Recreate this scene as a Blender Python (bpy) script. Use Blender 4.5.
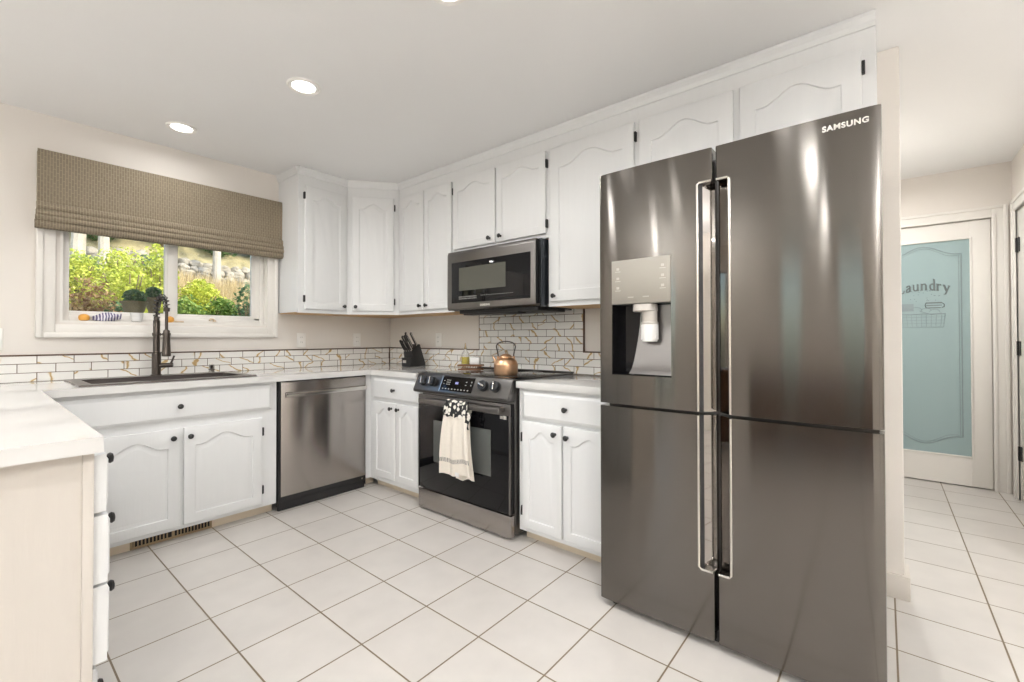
import bpy, bmesh, math, random
from mathutils import Vector, Matrix, Euler
random.seed(7)
PI = math.pi
S = bpy.context.scene
COL = S.collection
for o in list(bpy.data.objects): bpy.data.objects.remove(o, do_unlink=True)

# ------------------------------------------------------------------ camera, view, world, sun, large lights
W0, H0 = 1024.0, 682.0
FPX, CYP = 448.8, 333.1
YAW, PIT, ROL = math.radians(39.62), math.radians(0.595), math.radians(-0.09)
cam = bpy.data.cameras.new('camera')
cam.sensor_width = 36.0; cam.sensor_fit = 'HORIZONTAL'
cam.lens = FPX * 36.0 / W0
cam.shift_y = -(H0 / 2 - CYP) / W0
cam.clip_start = 0.02; cam.clip_end = 300
co = bpy.data.objects.new('camera', cam); COL.objects.link(co)
fw = Vector((math.cos(YAW) * math.cos(PIT), math.sin(YAW) * math.cos(PIT), math.sin(PIT)))
rr = Vector((math.sin(YAW), -math.cos(YAW), 0)); uu = rr.cross(fw)
r2 = rr * math.cos(ROL) + uu * math.sin(ROL); u2 = -rr * math.sin(ROL) + uu * math.cos(ROL)
co.matrix_world = Matrix(((r2.x, u2.x, -fw.x, 0), (r2.y, u2.y, -fw.y, 0), (r2.z, u2.z, -fw.z, 1.15), (0, 0, 0, 1)))
S.camera = co
S.view_settings.view_transform = 'Standard'; S.view_settings.look = 'None'
S.view_settings.gamma = 1.0; S.view_settings.use_curve_mapping = False
S.view_settings.exposure = 0.05

LAMP_W = 9.0
UPLIGHT_W = 50.0   # each added uplight, unseen behind the camera, brightening the ceiling      # each recessed ceiling lamp, watts
SUN_W = 3.6
SKY_W = 0.7
w = bpy.data.worlds.new('sky'); S.world = w; w.use_nodes = True
nt = w.node_tree; nt.nodes.clear()
wo = nt.nodes.new('ShaderNodeOutputWorld'); bg = nt.nodes.new('ShaderNodeBackground'); sk = nt.nodes.new('ShaderNodeTexSky')
sk.sky_type = 'NISHITA'; sk.sun_disc = False; sk.sun_elevation = math.radians(42); sk.sun_rotation = math.radians(160)
sk.air_density = 1.0; sk.dust_density = 1.5
nt.links.new(sk.outputs[0], bg.inputs[0]); bg.inputs[1].default_value = SKY_W; nt.links.new(bg.outputs[0], wo.inputs[0])
sun = bpy.data.lights.new('sun', 'SUN'); sun.energy = SUN_W; sun.angle = math.radians(0.8); sun.color = (1, .93, .8)
so = bpy.data.objects.new('sun', sun); COL.objects.link(so); so.location = (2, -4, 8)
so.rotation_euler = Vector((.30, -.72, .70)).to_track_quat('Z', 'Y').to_euler()

# ------------------------------------------------------------------ key planes (metres; camera stands at x=0, y=0)
XW, YW, ZC = 2.62, 3.72, 2.445
CT = .905          # worktop height
TILE = .3095

# ------------------------------------------------------------------ helpers
class MB:
    def __init__(s): s.bm = bmesh.new()
    def _add(s, verts, faces):
        vs = [s.bm.verts.new(v) for v in verts]; fs = []
        for f in faces:
            try: fs.append(s.bm.faces.new([vs[i] for i in f]))
            except ValueError: pass
        return vs, fs
    def box(s, x0, x1, y0, y1, z0, z1, bev=0, seg=2):
        v = [(x, y, z) for z in (z0, z1) for y in (y0, y1) for x in (x0, x1)]
        vs, fs = s._add(v, [(0, 2, 3, 1), (4, 5, 7, 6), (0, 1, 5, 4), (2, 6, 7, 3), (0, 4, 6, 2), (1, 3, 7, 5)])
        if bev:
            es = list({e for f in fs for e in f.edges})
            bmesh.ops.bevel(s.bm, geom=es, offset=bev, segments=seg, affect='EDGES', profile=.5)
        return s
    def prism(s, poly, h0, h1, plane='xy', bev=0):
        def P(a, b, h): return {'xy': (a, b, h), 'xz': (a, h, b), 'yz': (h, a, b)}[plane]
        n = len(poly)
        vs, fs = s._add([P(a, b, h0) for a, b in poly] + [P(a, b, h1) for a, b in poly],
                        [tuple(range(n - 1, -1, -1)), tuple(range(n, 2 * n))] + [(i, (i + 1) % n, n + (i + 1) % n, n + i) for i in range(n)])
        bmesh.ops.recalc_face_normals(s.bm, faces=fs)
        if bev:
            es = list({e for f in fs for e in f.edges})
            bmesh.ops.bevel(s.bm, geom=es, offset=bev, segments=2, affect='EDGES', profile=.5)
        return s
    def lathe(s, prof, c=(0, 0, 0), n=28, axis='z', cap=True):
        rings = []
        for r, h in prof:
            ring = []
            for k in range(n):
                a = 2 * PI * k / n; x, y = r * math.cos(a), r * math.sin(a)
                p = {'z': (x, y, h), 'y': (x, h, y), 'x': (h, x, y)}[axis]
                ring.append(s.bm.verts.new((c[0] + p[0], c[1] + p[1], c[2] + p[2])))
            rings.append(ring)
        fs = []
        for a, b in zip(rings, rings[1:]):
            for k in range(n):
                fs.append(s.bm.faces.new((a[k], a[(k + 1) % n], b[(k + 1) % n], b[k])))
        if cap:
            fs.append(s.bm.faces.new(rings[0][::-1])); fs.append(s.bm.faces.new(rings[-1]))
        bmesh.ops.recalc_face_normals(s.bm, faces=fs)
        return s
    def cyl(s, c, r, h0, h1, axis='z', n=20):
        return s.lathe([(r, h0), (r, h1)], c, n, axis)
    def tube(s, pts, r, n=8, closed=False):
        pts = [Vector(p) for p in pts]; m = len(pts); rings = []
        rad = r if isinstance(r, (list, tuple)) else [r] * m
        up = None
        for i, p in enumerate(pts):
            a = pts[(i - 1) % m] if (i > 0 or closed) else p
            b = pts[(i + 1) % m] if (i < m - 1 or closed) else p
            t = (b - a).normalized()
            if up is None:
                up = t.orthogonal().normalized()
            up = (up - t * up.dot(t)); up = up.normalized() if up.length > 1e-6 else t.orthogonal().normalized()
            sd = t.cross(up)
            rings.append([s.bm.verts.new(p + (up * math.cos(2 * PI * k / n) + sd * math.sin(2 * PI * k / n)) * rad[i]) for k in range(n)])
        fs = []
        prs = list(zip(rings, rings[1:])) + ([(rings[-1], rings[0])] if closed else [])
        for a, b in prs:
            for k in range(n): fs.append(s.bm.faces.new((a[k], a[(k + 1) % n], b[(k + 1) % n], b[k])))
        if not closed:
            fs.append(s.bm.faces.new(rings[0][::-1])); fs.append(s.bm.faces.new(rings[-1]))
        bmesh.ops.recalc_face_normals(s.bm, faces=fs)
        return s
    def grid(s, fn, nu, nv):
        vs = [[s.bm.verts.new(fn(i / nu, j / nv)) for i in range(nu + 1)] for j in range(nv + 1)]
        for j in range(nv):
            for i in range(nu): s.bm.faces.new((vs[j][i], vs[j][i + 1], vs[j + 1][i + 1], vs[j + 1][i]))
        return s
    def rot(s, M):
        bmesh.ops.transform(s.bm, matrix=M, verts=s.bm.verts[:]); return s
    def build(s, name, mat, parent=None, ang=35, loc=None):
        me = bpy.data.meshes.new(name)
        s.bm.normal_update()
        for e in s.bm.edges:
            e.smooth = len(e.link_faces) == 2 and e.calc_face_angle(0) <= math.radians(ang)
        for f in s.bm.faces: f.smooth = True
        s.bm.to_mesh(me); s.bm.free()
        o = bpy.data.objects.new(name, me); COL.objects.link(o)
        if mat: me.materials.append(mat)
        if parent: o.parent = parent
        if loc: o.location = loc
        return o

def tag(o, label=None, cat=None, group=None, kind=None):
    if label: o['label'] = label
    if cat: o['category'] = cat
    if group: o['group'] = group
    if kind: o['kind'] = kind
    return o
def thing(name, label, cat, loc=(0, 0, 0), rz=0, group=None):
    o = bpy.data.objects.new(name, None); COL.objects.link(o); o.empty_display_size = .1
    o.location = loc; o.rotation_euler = (0, 0, rz)
    return tag(o, label, cat, group)
def struct(name, mb, mat, parent=None):
    o = mb.build(name, mat, parent)
    if parent is None: o['kind'] = 'structure'
    return o
RW = -PI / 2     # local frame of things on the range wall: x runs to the right, y into the wall

# ------------------------------------------------------------------ materials
def mat(name, col, rough=.5, metal=0, spec=.5, noise=0, nscale=8, bump=0, bscale=60, coat=0, coatr=.05, aniso=0, stretch=(1, 1, 1), **kw):
    m = bpy.data.materials.new(name); m.use_nodes = True
    t = m.node_tree; N = t.nodes; L = t.links; p = N['Principled BSDF']
    c = (*col, 1)
    p.inputs['Base Color'].default_value = c; p.inputs['Roughness'].default_value = rough
    p.inputs['Metallic'].default_value = metal; p.inputs['Specular IOR Level'].default_value = spec
    p.inputs['Coat Weight'].default_value = coat; p.inputs['Coat Roughness'].default_value = coatr
    p.inputs['Anisotropic'].default_value = aniso
    for k, v in kw.items(): p.inputs[k.replace('_', ' ')].default_value = v
    tc = N.new('ShaderNodeTexCoord'); mp = N.new('ShaderNodeMapping'); mp.inputs['Scale'].default_value = stretch
    L.new(tc.outputs['Object'], mp.inputs[0])
    nz = N.new('ShaderNodeTexNoise'); nz.inputs['Scale'].default_value = nscale; nz.inputs['Detail'].default_value = 4
    L.new(mp.outputs[0], nz.inputs[0])
    cr = N.new('ShaderNodeMix'); cr.data_type = 'RGBA'
    k = noise or .02
    cr.inputs[6].default_value = tuple(max(0, x * (1 - k)) for x in col) + (1,)
    cr.inputs[7].default_value = tuple(min(1, x * (1 + k)) for x in col) + (1,)
    L.new(nz.outputs[0], cr.inputs[0]); L.new(cr.outputs[2], p.inputs['Base Color'])
    if bump:
        n2 = N.new('ShaderNodeTexNoise'); n2.inputs['Scale'].default_value = bscale; n2.inputs['Detail'].default_value = 3
        L.new(mp.outputs[0], n2.inputs[0])
        b = N.new('ShaderNodeBump'); b.inputs['Strength'].default_value = bump; b.inputs['Distance'].default_value = .002
        L.new(n2.outputs[0], b.inputs['Height']); L.new(b.outputs[0], p.inputs['Normal'])
    return m

def wave_bump(m, st=1.0, d=.0016):
    t = m.node_tree; N = t.nodes; L = t.links; p = N['Principled BSDF']
    tc = N.new('ShaderNodeTexCoord'); mp = N.new('ShaderNodeMapping'); mp.inputs['Scale'].default_value = (1, 1, .16)
    L.new(tc.outputs['Object'], mp.inputs[0])
    nz = N.new('ShaderNodeTexNoise'); nz.inputs['Scale'].default_value = 7; nz.inputs['Detail'].default_value = 1
    L.new(mp.outputs[0], nz.inputs[0]); b = N.new('ShaderNodeBump'); b.inputs['Strength'].default_value = st; b.inputs['Distance'].default_value = d
    L.new(nz.outputs[0], b.inputs['Height']); L.new(b.outputs[0], p.inputs['Normal'])

def emis(name, col, st):
    m = bpy.data.materials.new(name); m.use_nodes = True
    p = m.node_tree.nodes['Principled BSDF']; p.inputs['Base Color'].default_value = (*col, 1)
    p.inputs['Emission Color'].default_value = (*col, 1); p.inputs['Emission Strength'].default_value = st
    return m

M = {}
M['wall'] = mat('wall_paint', (.79, .745, .69), .75, noise=.012, nscale=3, bump=.15, bscale=120)
M['ceil'] = mat('ceiling_paint', (.91, .905, .895), .85, noise=.01, nscale=3, bump=.15, bscale=120)
M['cab'] = mat('cabinet_white_paint', (.775, .78, .775), .38, noise=.02, nscale=14, bump=.22, bscale=45, stretch=(3, 3, .25))
M['trimp'] = mat('trim_white_paint', (.83, .80, .75), .4, noise=.01)
M['penin'] = mat('peninsula_cream_paint', (.62, .575, .52), .45, noise=.03, nscale=12, bump=.2, bscale=40, stretch=(3, 3, .25))
M['toe'] = mat('toe_kick_tile', (.72, .62, .48), .35, noise=.05, nscale=6)
M['wood'] = mat('underside_birch', (.62, .40, .20), .6, noise=.12, nscale=10, stretch=(1, 8, 8))
M['black'] = mat('black_iron', (.018, .017, .017), .4, spec=.5, noise=.1)
M['blackpl'] = mat('black_plastic', (.012, .012, .013), .45, noise=.1)
M['glossblack'] = mat('black_glass', (.005, .005, .006), .04, spec=.28, noise=.05)
M['greyglass'] = mat('oven_window_grey', (.085, .09, .085), .15, spec=.5, noise=.04)
M['mwglass'] = mat('microwave_screen_grey', (.10, .10, .085), .2, spec=.4, noise=.04)
M['steel'] = mat('dark_stainless', (.40, .37, .35), .24, 1, noise=.02, nscale=3, coat=.35, coatr=.06, aniso=.85, stretch=(1, 1, 30), Anisotropic_Rotation=.25)
M['fridge'] = mat('fridge_dark_stainless', (.150, .139, .127), .125, 1, noise=.02, nscale=3, aniso=.98, stretch=(1, 1, 30), Anisotropic_Rotation=.25)
wave_bump(M['fridge'])
M['steelblk'] = mat('black_stainless', (.13, .125, .12), .30, 1, noise=.03, nscale=4, aniso=.1, stretch=(1, 1, 30))
M['steelmw'] = mat('microwave_dark_stainless', (.19, .18, .172), .32, 1, noise=.03, nscale=4, aniso=.3, stretch=(1, 1, 30))
M['bright'] = mat('satin_steel', (.62, .60, .57), .22, 1, noise=.02)
M['chrome'] = mat('polished_rim', (.62, .59, .55), .2, 1, noise=.01)
M['mirror'] = mat('handle_pocket_mirror', (.32, .30, .28), .03, 1, noise=.02)
M['beigepanel'] = mat('dispenser_panel_champagne', (.36, .34, .30), .45, .6, noise=.03)
M['greypl'] = mat('grey_plastic', (.50, .47, .43), .35, noise=.04)
M['knob'] = mat('range_knob_steel', (.10, .11, .125), .25, .8, noise=.03)
M['lens'] = emis('lamp_lens', (1, .97, .92), 9.0)
M['bronze'] = mat('oil_rubbed_bronze', (.10, .085, .075), .3, .85, noise=.1)
M['sink'] = mat('sink_dark_composite', (.15, .13, .12), .3, .5, noise=.1)
M['brass'] = mat('vent_brass', (.36, .27, .16), .45, .6, noise=.15)
M['dark'] = mat('dark_void', (.01, .01, .01), .8)
M['plate'] = mat('outlet_plastic', (.90, .88, .84), .35, noise=.01)
M['trimbr'] = mat('bronze_edge_trim', (.10, .055, .035), .35, .3, noise=.15)
M['copper'] = mat('hammered_copper', (.70, .44, .27), .32, 1, noise=.06, nscale=25, bump=.25, bscale=70)
M['oil'] = mat('yellow_oil', (.75, .62, .10), .1, noise=.05, Transmission_Weight=.25)
M['clear'] = mat('clear_glass', (.86, .87, .84), .05, noise=.01, Transmission_Weight=.85, Alpha=.45)
M['rustwood'] = mat('tray_wood', (.17, .075, .03), .45, noise=.35, nscale=30)
M['orange'] = mat('orange_peel', (.85, .42, .08), .5, noise=.08, bump=.2)
M['china'] = mat('white_china', (.82, .81, .79), .25, noise=.01)
M['beige'] = mat('beige_shell', (.70, .55, .38), .4, noise=.15, nscale=30)
M['cream'] = mat('cream_cotton', (.80, .74, .65), .9, noise=.05, nscale=60, bump=.5, bscale=250)
M['etch'] = mat('etched_grey', (.16, .19, .19), .6, noise=.1)
M['etch2'] = mat('etched_faint', (.27, .33, .34), .6, noise=.1)
M['logo'] = mat('logo_silver', (.62, .60, .56), .35, .4, noise=.01)
M['marks'] = mat('printed_marks', (.33, .33, .31), .6, noise=.01)
M['markblue'] = emis('display_blue', (.22, .22, .45), .25)
M['frost'] = mat('frosted_glass', (.31, .415, .42), .28, noise=.04, nscale=2, Transmission_Weight=.0)
M['stone'] = mat('pale_stone', (.30, .26, .20), .9, noise=.6, nscale=9, bump=1, bscale=18)
M['urn'] = mat('weathered_urn_stone', (.22, .16, .085), .9, noise=.3, nscale=20)
M['bark'] = mat('pale_bark', (.42, .36, .28), .9, noise=.25, nscale=12, bump=.5, bscale=30)
M['hill'] = mat('dry_straw_hillside', (.30, .25, .13), .95, noise=.75, nscale=7, bump=1, bscale=25)
M['siding'] = mat('outer_wall', (.5, .45, .38), .8, noise=.05)
M['walnut'] = mat('dark_walnut', (.13, .065, .035), .35, noise=.3, nscale=6, stretch=(1, 1, 8))
M['linen'] = mat('curtain_linen', (.6, .55, .5), .9, noise=.05)

def floor_mat():
    m = bpy.data.materials.new('ceramic_floor_tile'); m.use_nodes = True
    t = m.node_tree; N = t.nodes; L = t.links; p = N['Principled BSDF']
    tc = N.new('ShaderNodeTexCoord'); mp = N.new('ShaderNodeMapping')
    mp.inputs['Location'].default_value = (-1.2555 + 40 * TILE, -1.5185 + 40 * TILE, 0)
    L.new(tc.outputs['Object'], mp.inputs[0])
    b = N.new('ShaderNodeTexBrick'); b.offset = 0; b.squash = 1
    b.inputs['Scale'].default_value = 1; b.inputs['Mortar Size'].default_value = .0034
    b.inputs['Mortar Smooth'].default_value = .25; b.inputs['Bias'].default_value = 0
    b.inputs['Brick Width'].default_value = TILE; b.inputs['Row Height'].default_value = TILE
    b.inputs['Color1'].default_value = (.675, .64, .60, 1); b.inputs['Color2'].default_value = (.65, .615, .575, 1)
    b.inputs['Mortar'].default_value = (.22, .165, .10, 1)
    L.new(mp.outputs[0], b.inputs[0])
    nz = N.new('ShaderNodeTexNoise'); nz.inputs['Scale'].default_value = 7; nz.inputs['Detail'].default_value = 6
    L.new(tc.outputs['Object'], nz.inputs[0])
    mx = N.new('ShaderNodeMix'); mx.data_type = 'RGBA'; mx.blend_type = 'MULTIPLY'; mx.inputs[0].default_value = .16
    L.new(b.outputs['Color'], mx.inputs[6]); L.new(nz.outputs[0], mx.inputs[7]); L.new(mx.outputs[2], p.inputs['Base Color'])
    bp = N.new('ShaderNodeBump'); bp.inputs['Strength'].default_value = .6; bp.inputs['Distance'].default_value = -.0015
    L.new(b.outputs['Fac'], bp.inputs['Height'])
    n2 = N.new('ShaderNodeTexNoise'); n2.inputs['Scale'].default_value = 35
    L.new(tc.outputs['Object'], n2.inputs[0])
    b2 = N.new('ShaderNodeBump'); b2.inputs['Strength'].default_value = .10; b2.inputs['Distance'].default_value = .002
    L.new(n2.outputs[0], b2.inputs['Height']); L.new(bp.outputs[0], b2.inputs['Normal']); L.new(b2.outputs[0], p.inputs['Normal'])
    p.inputs['Roughness'].default_value = .36
    return m
M['floor'] = floor_mat()

def splash_mat(name, axis, off):
    m = bpy.data.materials.new(name); m.use_nodes = True
    t = m.node_tree; N = t.nodes; L = t.links; p = N['Principled BSDF']
    tc = N.new('ShaderNodeTexCoord'); sp = N.new('ShaderNodeSeparateXYZ'); L.new(tc.outputs['Object'], sp.inputs[0])
    cb = N.new('ShaderNodeCombineXYZ'); L.new(sp.outputs[axis], cb.inputs[0]); L.new(sp.outputs['Z'], cb.inputs[1])
    mp = N.new('ShaderNodeMapping'); mp.inputs['Location'].default_value = (off + 60 * .152, -(CT + .0005) + 20 * .0505, 0)
    L.new(cb.outputs[0], mp.inputs[0])
    b = N.new('ShaderNodeTexBrick'); b.offset = .5; b.squash = 1
    b.inputs['Scale'].default_value = 1; b.inputs['Mortar Size'].default_value = .0021; b.inputs['Mortar Smooth'].default_value = .2
    b.inputs['Brick Width'].default_value = .152; b.inputs['Row Height'].default_value = .0505
    b.inputs['Color1'].default_value = (0, 0, 0, 1); b.inputs['Color2'].default_value = (1, 1, 1, 1); b.inputs['Mortar'].default_value = (.5, .5, .5, 1)
    L.new(mp.outputs[0], b.inputs[0])
    # each tile is cut from another piece of marble
    def mth(op, a_, b_=None):
        n_ = N.new('ShaderNodeMath'); n_.operation = op
        for q_, v_ in ((0, a_), (1, b_)):
            if v_ is None: continue
            if isinstance(v_, (int, float)): n_.inputs[q_].default_value = v_
            else: L.new(v_, n_.inputs[q_])
        return n_.outputs[0]
    sc = N.new('ShaderNodeSeparateColor'); L.new(b.outputs['Color'], sc.inputs[0]); rnd = sc.outputs[0]
    s2 = N.new('ShaderNodeSeparateXYZ'); L.new(mp.outputs[0], s2.inputs[0])
    sg = mth('MULTIPLY', mth('SUBTRACT', mth('FRACT', mth('MULTIPLY', rnd, 13.7)), .35), 22.0)
    nz = N.new('ShaderNodeTexNoise'); nz.inputs['Scale'].default_value = 16; nz.inputs['Detail'].default_value = 2
    L.new(mp.outputs[0], nz.inputs[0])
    c_ = mth('ADD', mth('ADD', mth('MULTIPLY', s2.outputs[0], 5.2), mth('MULTIPLY', s2.outputs[1], sg)), mth('ADD', mth('MULTIPLY', nz.outputs[0], .42), mth('MULTIPLY', rnd, 41.3)))
    ab_ = mth('ABSOLUTE', mth('SUBTRACT', mth('FRACT', c_), .5))
    rp = N.new('ShaderNodeValToRGB'); L.new(ab_, rp.inputs[0])
    e = rp.color_ramp.elements
    e[0].position = .0; e[0].color = (.48, .32, .14, 1); e[1].position = .075; e[1].color = (.83, .81, .77, 1)
    k = rp.color_ramp.elements.new(.024); k.color = (.56, .41, .21, 1)
    k = rp.color_ramp.elements.new(.040); k.color = (.80, .74, .64, 1)
    mx = N.new('ShaderNodeMix'); mx.data_type = 'RGBA'; L.new(b.outputs['Fac'], mx.inputs[0]); L.new(rp.outputs[0], mx.inputs[6])
    mx.inputs[7].default_value = (.15, .11, .075, 1); L.new(mx.outputs[2], p.inputs['Base Color'])
    bp = N.new('ShaderNodeBump'); bp.inputs['Strength'].default_value = .5; bp.inputs['Distance'].default_value = -.001
    L.new(b.outputs['Fac'], bp.inputs['Height']); L.new(bp.outputs[0], p.inputs['Normal'])
    p.inputs['Roughness'].default_value = .15
    return m
M['splashL'] = splash_mat('marble_brick_tile_window_wall', 'X', -.168)
M['splashR'] = splash_mat('marble_brick_tile_range_wall', 'Y', -.02)

def counter_mat():
    m = mat('white_quartz', (.70, .69, .67), .065, noise=.03, nscale=3, spec=.5)
    return m
M['counter'] = counter_mat()

def shade_mat():
    m = bpy.data.materials.new('woven_shade_fabric'); m.use_nodes = True
    t = m.node_tree; N = t.nodes; L = t.links; p = N['Principled BSDF']
    tc = N.new('ShaderNodeTexCoord'); sp = N.new('ShaderNodeSeparateXYZ'); L.new(tc.outputs['Object'], sp.inputs[0])
    cb = N.new('ShaderNodeCombineXYZ'); L.new(sp.outputs['Z'], cb.inputs[0]); L.new(sp.outputs['X'], cb.inputs[1])
    b = N.new('ShaderNodeTexBrick'); b.offset = .5
    b.inputs['Scale'].default_value = 1; b.inputs['Mortar Size'].default_value = .0022; b.inputs['Mortar Smooth'].default_value = .6
    b.inputs['Brick Width'].default_value = .040; b.inputs['Row Height'].default_value = .0125
    b.inputs['Color1'].default_value = (.265, .215, .15, 1); b.inputs['Color2'].default_value = (.235, .19, .13, 1); b.inputs['Mortar'].default_value = (.37, .31, .22, 1)
    L.new(cb.outputs[0], b.inputs[0])
    nz = N.new('ShaderNodeTexNoise'); nz.inputs['Scale'].default_value = 400
    L.new(tc.outputs['Object'], nz.inputs[0])
    mx = N.new('ShaderNodeMix'); mx.data_type = 'RGBA'; mx.blend_type = 'MULTIPLY'; mx.inputs[0].default_value = .3
    L.new(b.outputs[0], mx.inputs[6]); L.new(nz.outputs[0], mx.inputs[7]); L.new(mx.outputs[2], p.inputs['Base Color'])
    p.inputs['Roughness'].default_value = .9
    return m
M['shade'] = shade_mat()

def two_tone(name, ca, cb_, scale, thr, kind='VORONOI'):
    m = bpy.data.materials.new(name); m.use_nodes = True
    t = m.node_tree; N = t.nodes; L = t.links; p = N['Principled BSDF']
    tc = N.new('ShaderNodeTexCoord')
    if kind == 'VORONOI':
        v = N.new('ShaderNodeTexVoronoi'); v.inputs['Scale'].default_value = scale; out = v.outputs['Distance']
    else:
        v = N.new('ShaderNodeTexWave'); v.inputs['Scale'].default_value = scale; v.inputs['Distortion'].default_value = 4; out = v.outputs[1]
    L.new(tc.outputs['Object'], v.inputs[0])
    r = N.new('ShaderNodeValToRGB'); L.new(out, r.inputs[0]); e = r.color_ramp.elements
    e[0].position = thr - .04; e[0].color = (*ca, 1); e[1].position = thr + .04; e[1].color = (*cb_, 1)
    L.new(r.outputs[0], p.inputs['Base Color']); p.inputs['Roughness'].default_value = .9
    return m
M['flower'] = two_tone('black_white_print', (.80, .76, .68), (.02, .02, .02), 34, .46)
M['stripe'] = two_tone('towel_woven_stripe', (.80, .74, .65), (.04, .04, .05), 34, .62, 'WAVE')
M['purple'] = two_tone('purple_white_stripe', (.72, .70, .74), (.13, .11, .22), 22, .5, 'WAVE')

def leaf_mat(name, c1, c2, tr=.35):
    m = bpy.data.materials.new(name); m.use_nodes = True
    t = m.node_tree; N = t.nodes; L = t.links; p = N['Principled BSDF']
    g = N.new('ShaderNodeNewGeometry'); r = N.new('ShaderNodeValToRGB'); L.new(g.outputs['Random Per Island'], r.inputs[0])
    e = r.color_ramp.elements; e[0].color = (*c1, 1); e[1].color = (*c2, 1)
    L.new(r.outputs[0], p.inputs['Base Color']); p.inputs['Roughness'].default_value = .7
    tl = N.new('ShaderNodeBsdfTranslucent'); L.new(r.outputs[0], tl.inputs[0])
    mx = N.new('ShaderNodeMixShader'); mx.inputs[0].default_value = tr
    L.new(p.outputs[0], mx.inputs[1]); L.new(tl.outputs[0], mx.inputs[2]); L.new(mx.outputs[0], N['Material Output'].inputs[0])
    return m
M['leafy'] = leaf_mat('leaf_yellow_green', (.33, .40, .03), (.80, .78, .14))
M['leafg'] = leaf_mat('leaf_mid_green', (.10, .20, .03), (.42, .52, .12))
M['leafd'] = leaf_mat('leaf_dark_green', (.04, .10, .04), (.20, .32, .13))
M['leafr'] = leaf_mat('leaf_russet', (.28, .13, .05), (.62, .42, .18))
M['straw'] = leaf_mat('straw_grass', (.42, .30, .12), (.75, .60, .34))

def pane_mat():
    m = bpy.data.materials.new('window_glass'); m.use_nodes = True
    t = m.node_tree; N = t.nodes; L = t.links; N.remove(N['Principled BSDF'])
    tr = N.new('ShaderNodeBsdfTransparent'); tr.inputs[0].default_value = (.93, .95, .94, 1)
    gl = N.new('ShaderNodeBsdfGlossy'); gl.inputs['Roughness'].default_value = .01
    fr = N.new('ShaderNodeFresnel'); fr.inputs[0].default_value = 1.35
    mx = N.new('ShaderNodeMixShader'); L.new(fr.outputs[0], mx.inputs[0]); L.new(tr.outputs[0], mx.inputs[1]); L.new(gl.outputs[0], mx.inputs[2])
    L.new(mx.outputs[0], N['Material Output'].inputs[0]); return m
M['pane'] = pane_mat()

# ------------------------------------------------------------------ lettering
FONT = None
def text_mesh(name, s, size, mat_, parent, loc, bold=.0, depth=.0006, space=1.0, arch=None):
    """upright lettering facing local -y"""
    cu = bpy.data.curves.new(name, 'FONT'); cu.body = s; cu.size = size; cu.align_x = 'CENTER'; cu.align_y = 'CENTER'
    cu.offset = bold; cu.extrude = depth; cu.space_character = space
    tmp = bpy.data.objects.new(name, cu); COL.objects.link(tmp)
    dg = bpy.context.evaluated_depsgraph_get(); dg.update()
    me = bpy.data.meshes.new_from_object(tmp.evaluated_get(dg))
    bpy.data.objects.remove(tmp, do_unlink=True)
    for v in me.vertices:
        x, y, z = v.co
        if arch: y += arch[1] * (1 - (x / arch[0]) ** 2); 
        v.co = (x, -z, y)
    me.materials.clear(); me.materials.append(mat_)
    o = bpy.data.objects.new(name, me); COL.objects.link(o); o.parent = parent; o.location = loc
    return o

# ------------------------------------------------------------------ the setting
x_w, y_s, hx = -3.3, -3.3, 4.88
struct('floor', MB().box(x_w, 5.1, y_s, YW + .02, -.08, 0), M['floor'])
struct('ceiling', MB().box(x_w - .2, 5.2, y_s - .2, YW + .45, ZC, ZC + .3), M['ceil'])
# window wall with its opening
WX0, WX1, WZ0, WZ1 = .335, 1.485, 1.245, 2.08
b = MB()
b.box(x_w - .1, WX0, YW, YW + .14, -.08, ZC); b.box(WX1, XW + .14, YW, YW + .14, -.08, ZC)
b.box(WX0, WX1, YW, YW + .14, -.08, WZ0); b.box(WX0, WX1, YW, YW + .14, WZ1, ZC)
struct('wall_back', b, M['wall'])
struct('wall_right', MB().box(XW, XW + .13, -.063, YW, 0, ZC, .006), M['wall'])
struct('baseboard_right', MB().box(XW - .016, XW + .146, -.082, .90, 0, .105, .004), M['penin'])
# hall
LY0, LY1, LZ = -.628, .148, 2.045
b = MB(); b.box(hx, hx + .12, -.80, LY0, 0, ZC); b.box(hx, hx + .12, LY1, .42, 0, ZC); b.box(hx, hx + .12, LY0, LY1, LZ, ZC); b.box(hx + .09, hx + .12, LY0, LY1, 0, LZ)  # last box: unseen backing added to stop skylight leaking under the door
struct('wall_hall_back', b, M['wall'])
HY = -.735
DX0, DX1 = 3.90, 4.715
b = MB(); b.box(3.3, DX0, HY - .12, HY, 0, ZC); b.box(DX1, hx + .12, HY - .12, HY, 0, ZC); b.box(DX0, DX1, HY - .12, HY, 2.045, ZC); b.box(DX0, DX1, HY - .12, HY - .09, 0, 2.045)  # last box: unseen backing added against sky light leaking round the slab
struct('wall_hall_right', b, M['wall'])
struct('wall_hall_left', MB().box(XW + .13, hx, .30, .42, 0, ZC), M['wall'])
struct('wall_front_right', MB().box(3.3, 3.42, y_s, HY - .12, 0, ZC), M['wall'])
struct('wall_front', MB().box(x_w, 3.42, y_s - .12, y_s, 0, ZC), M['wall'])
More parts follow.
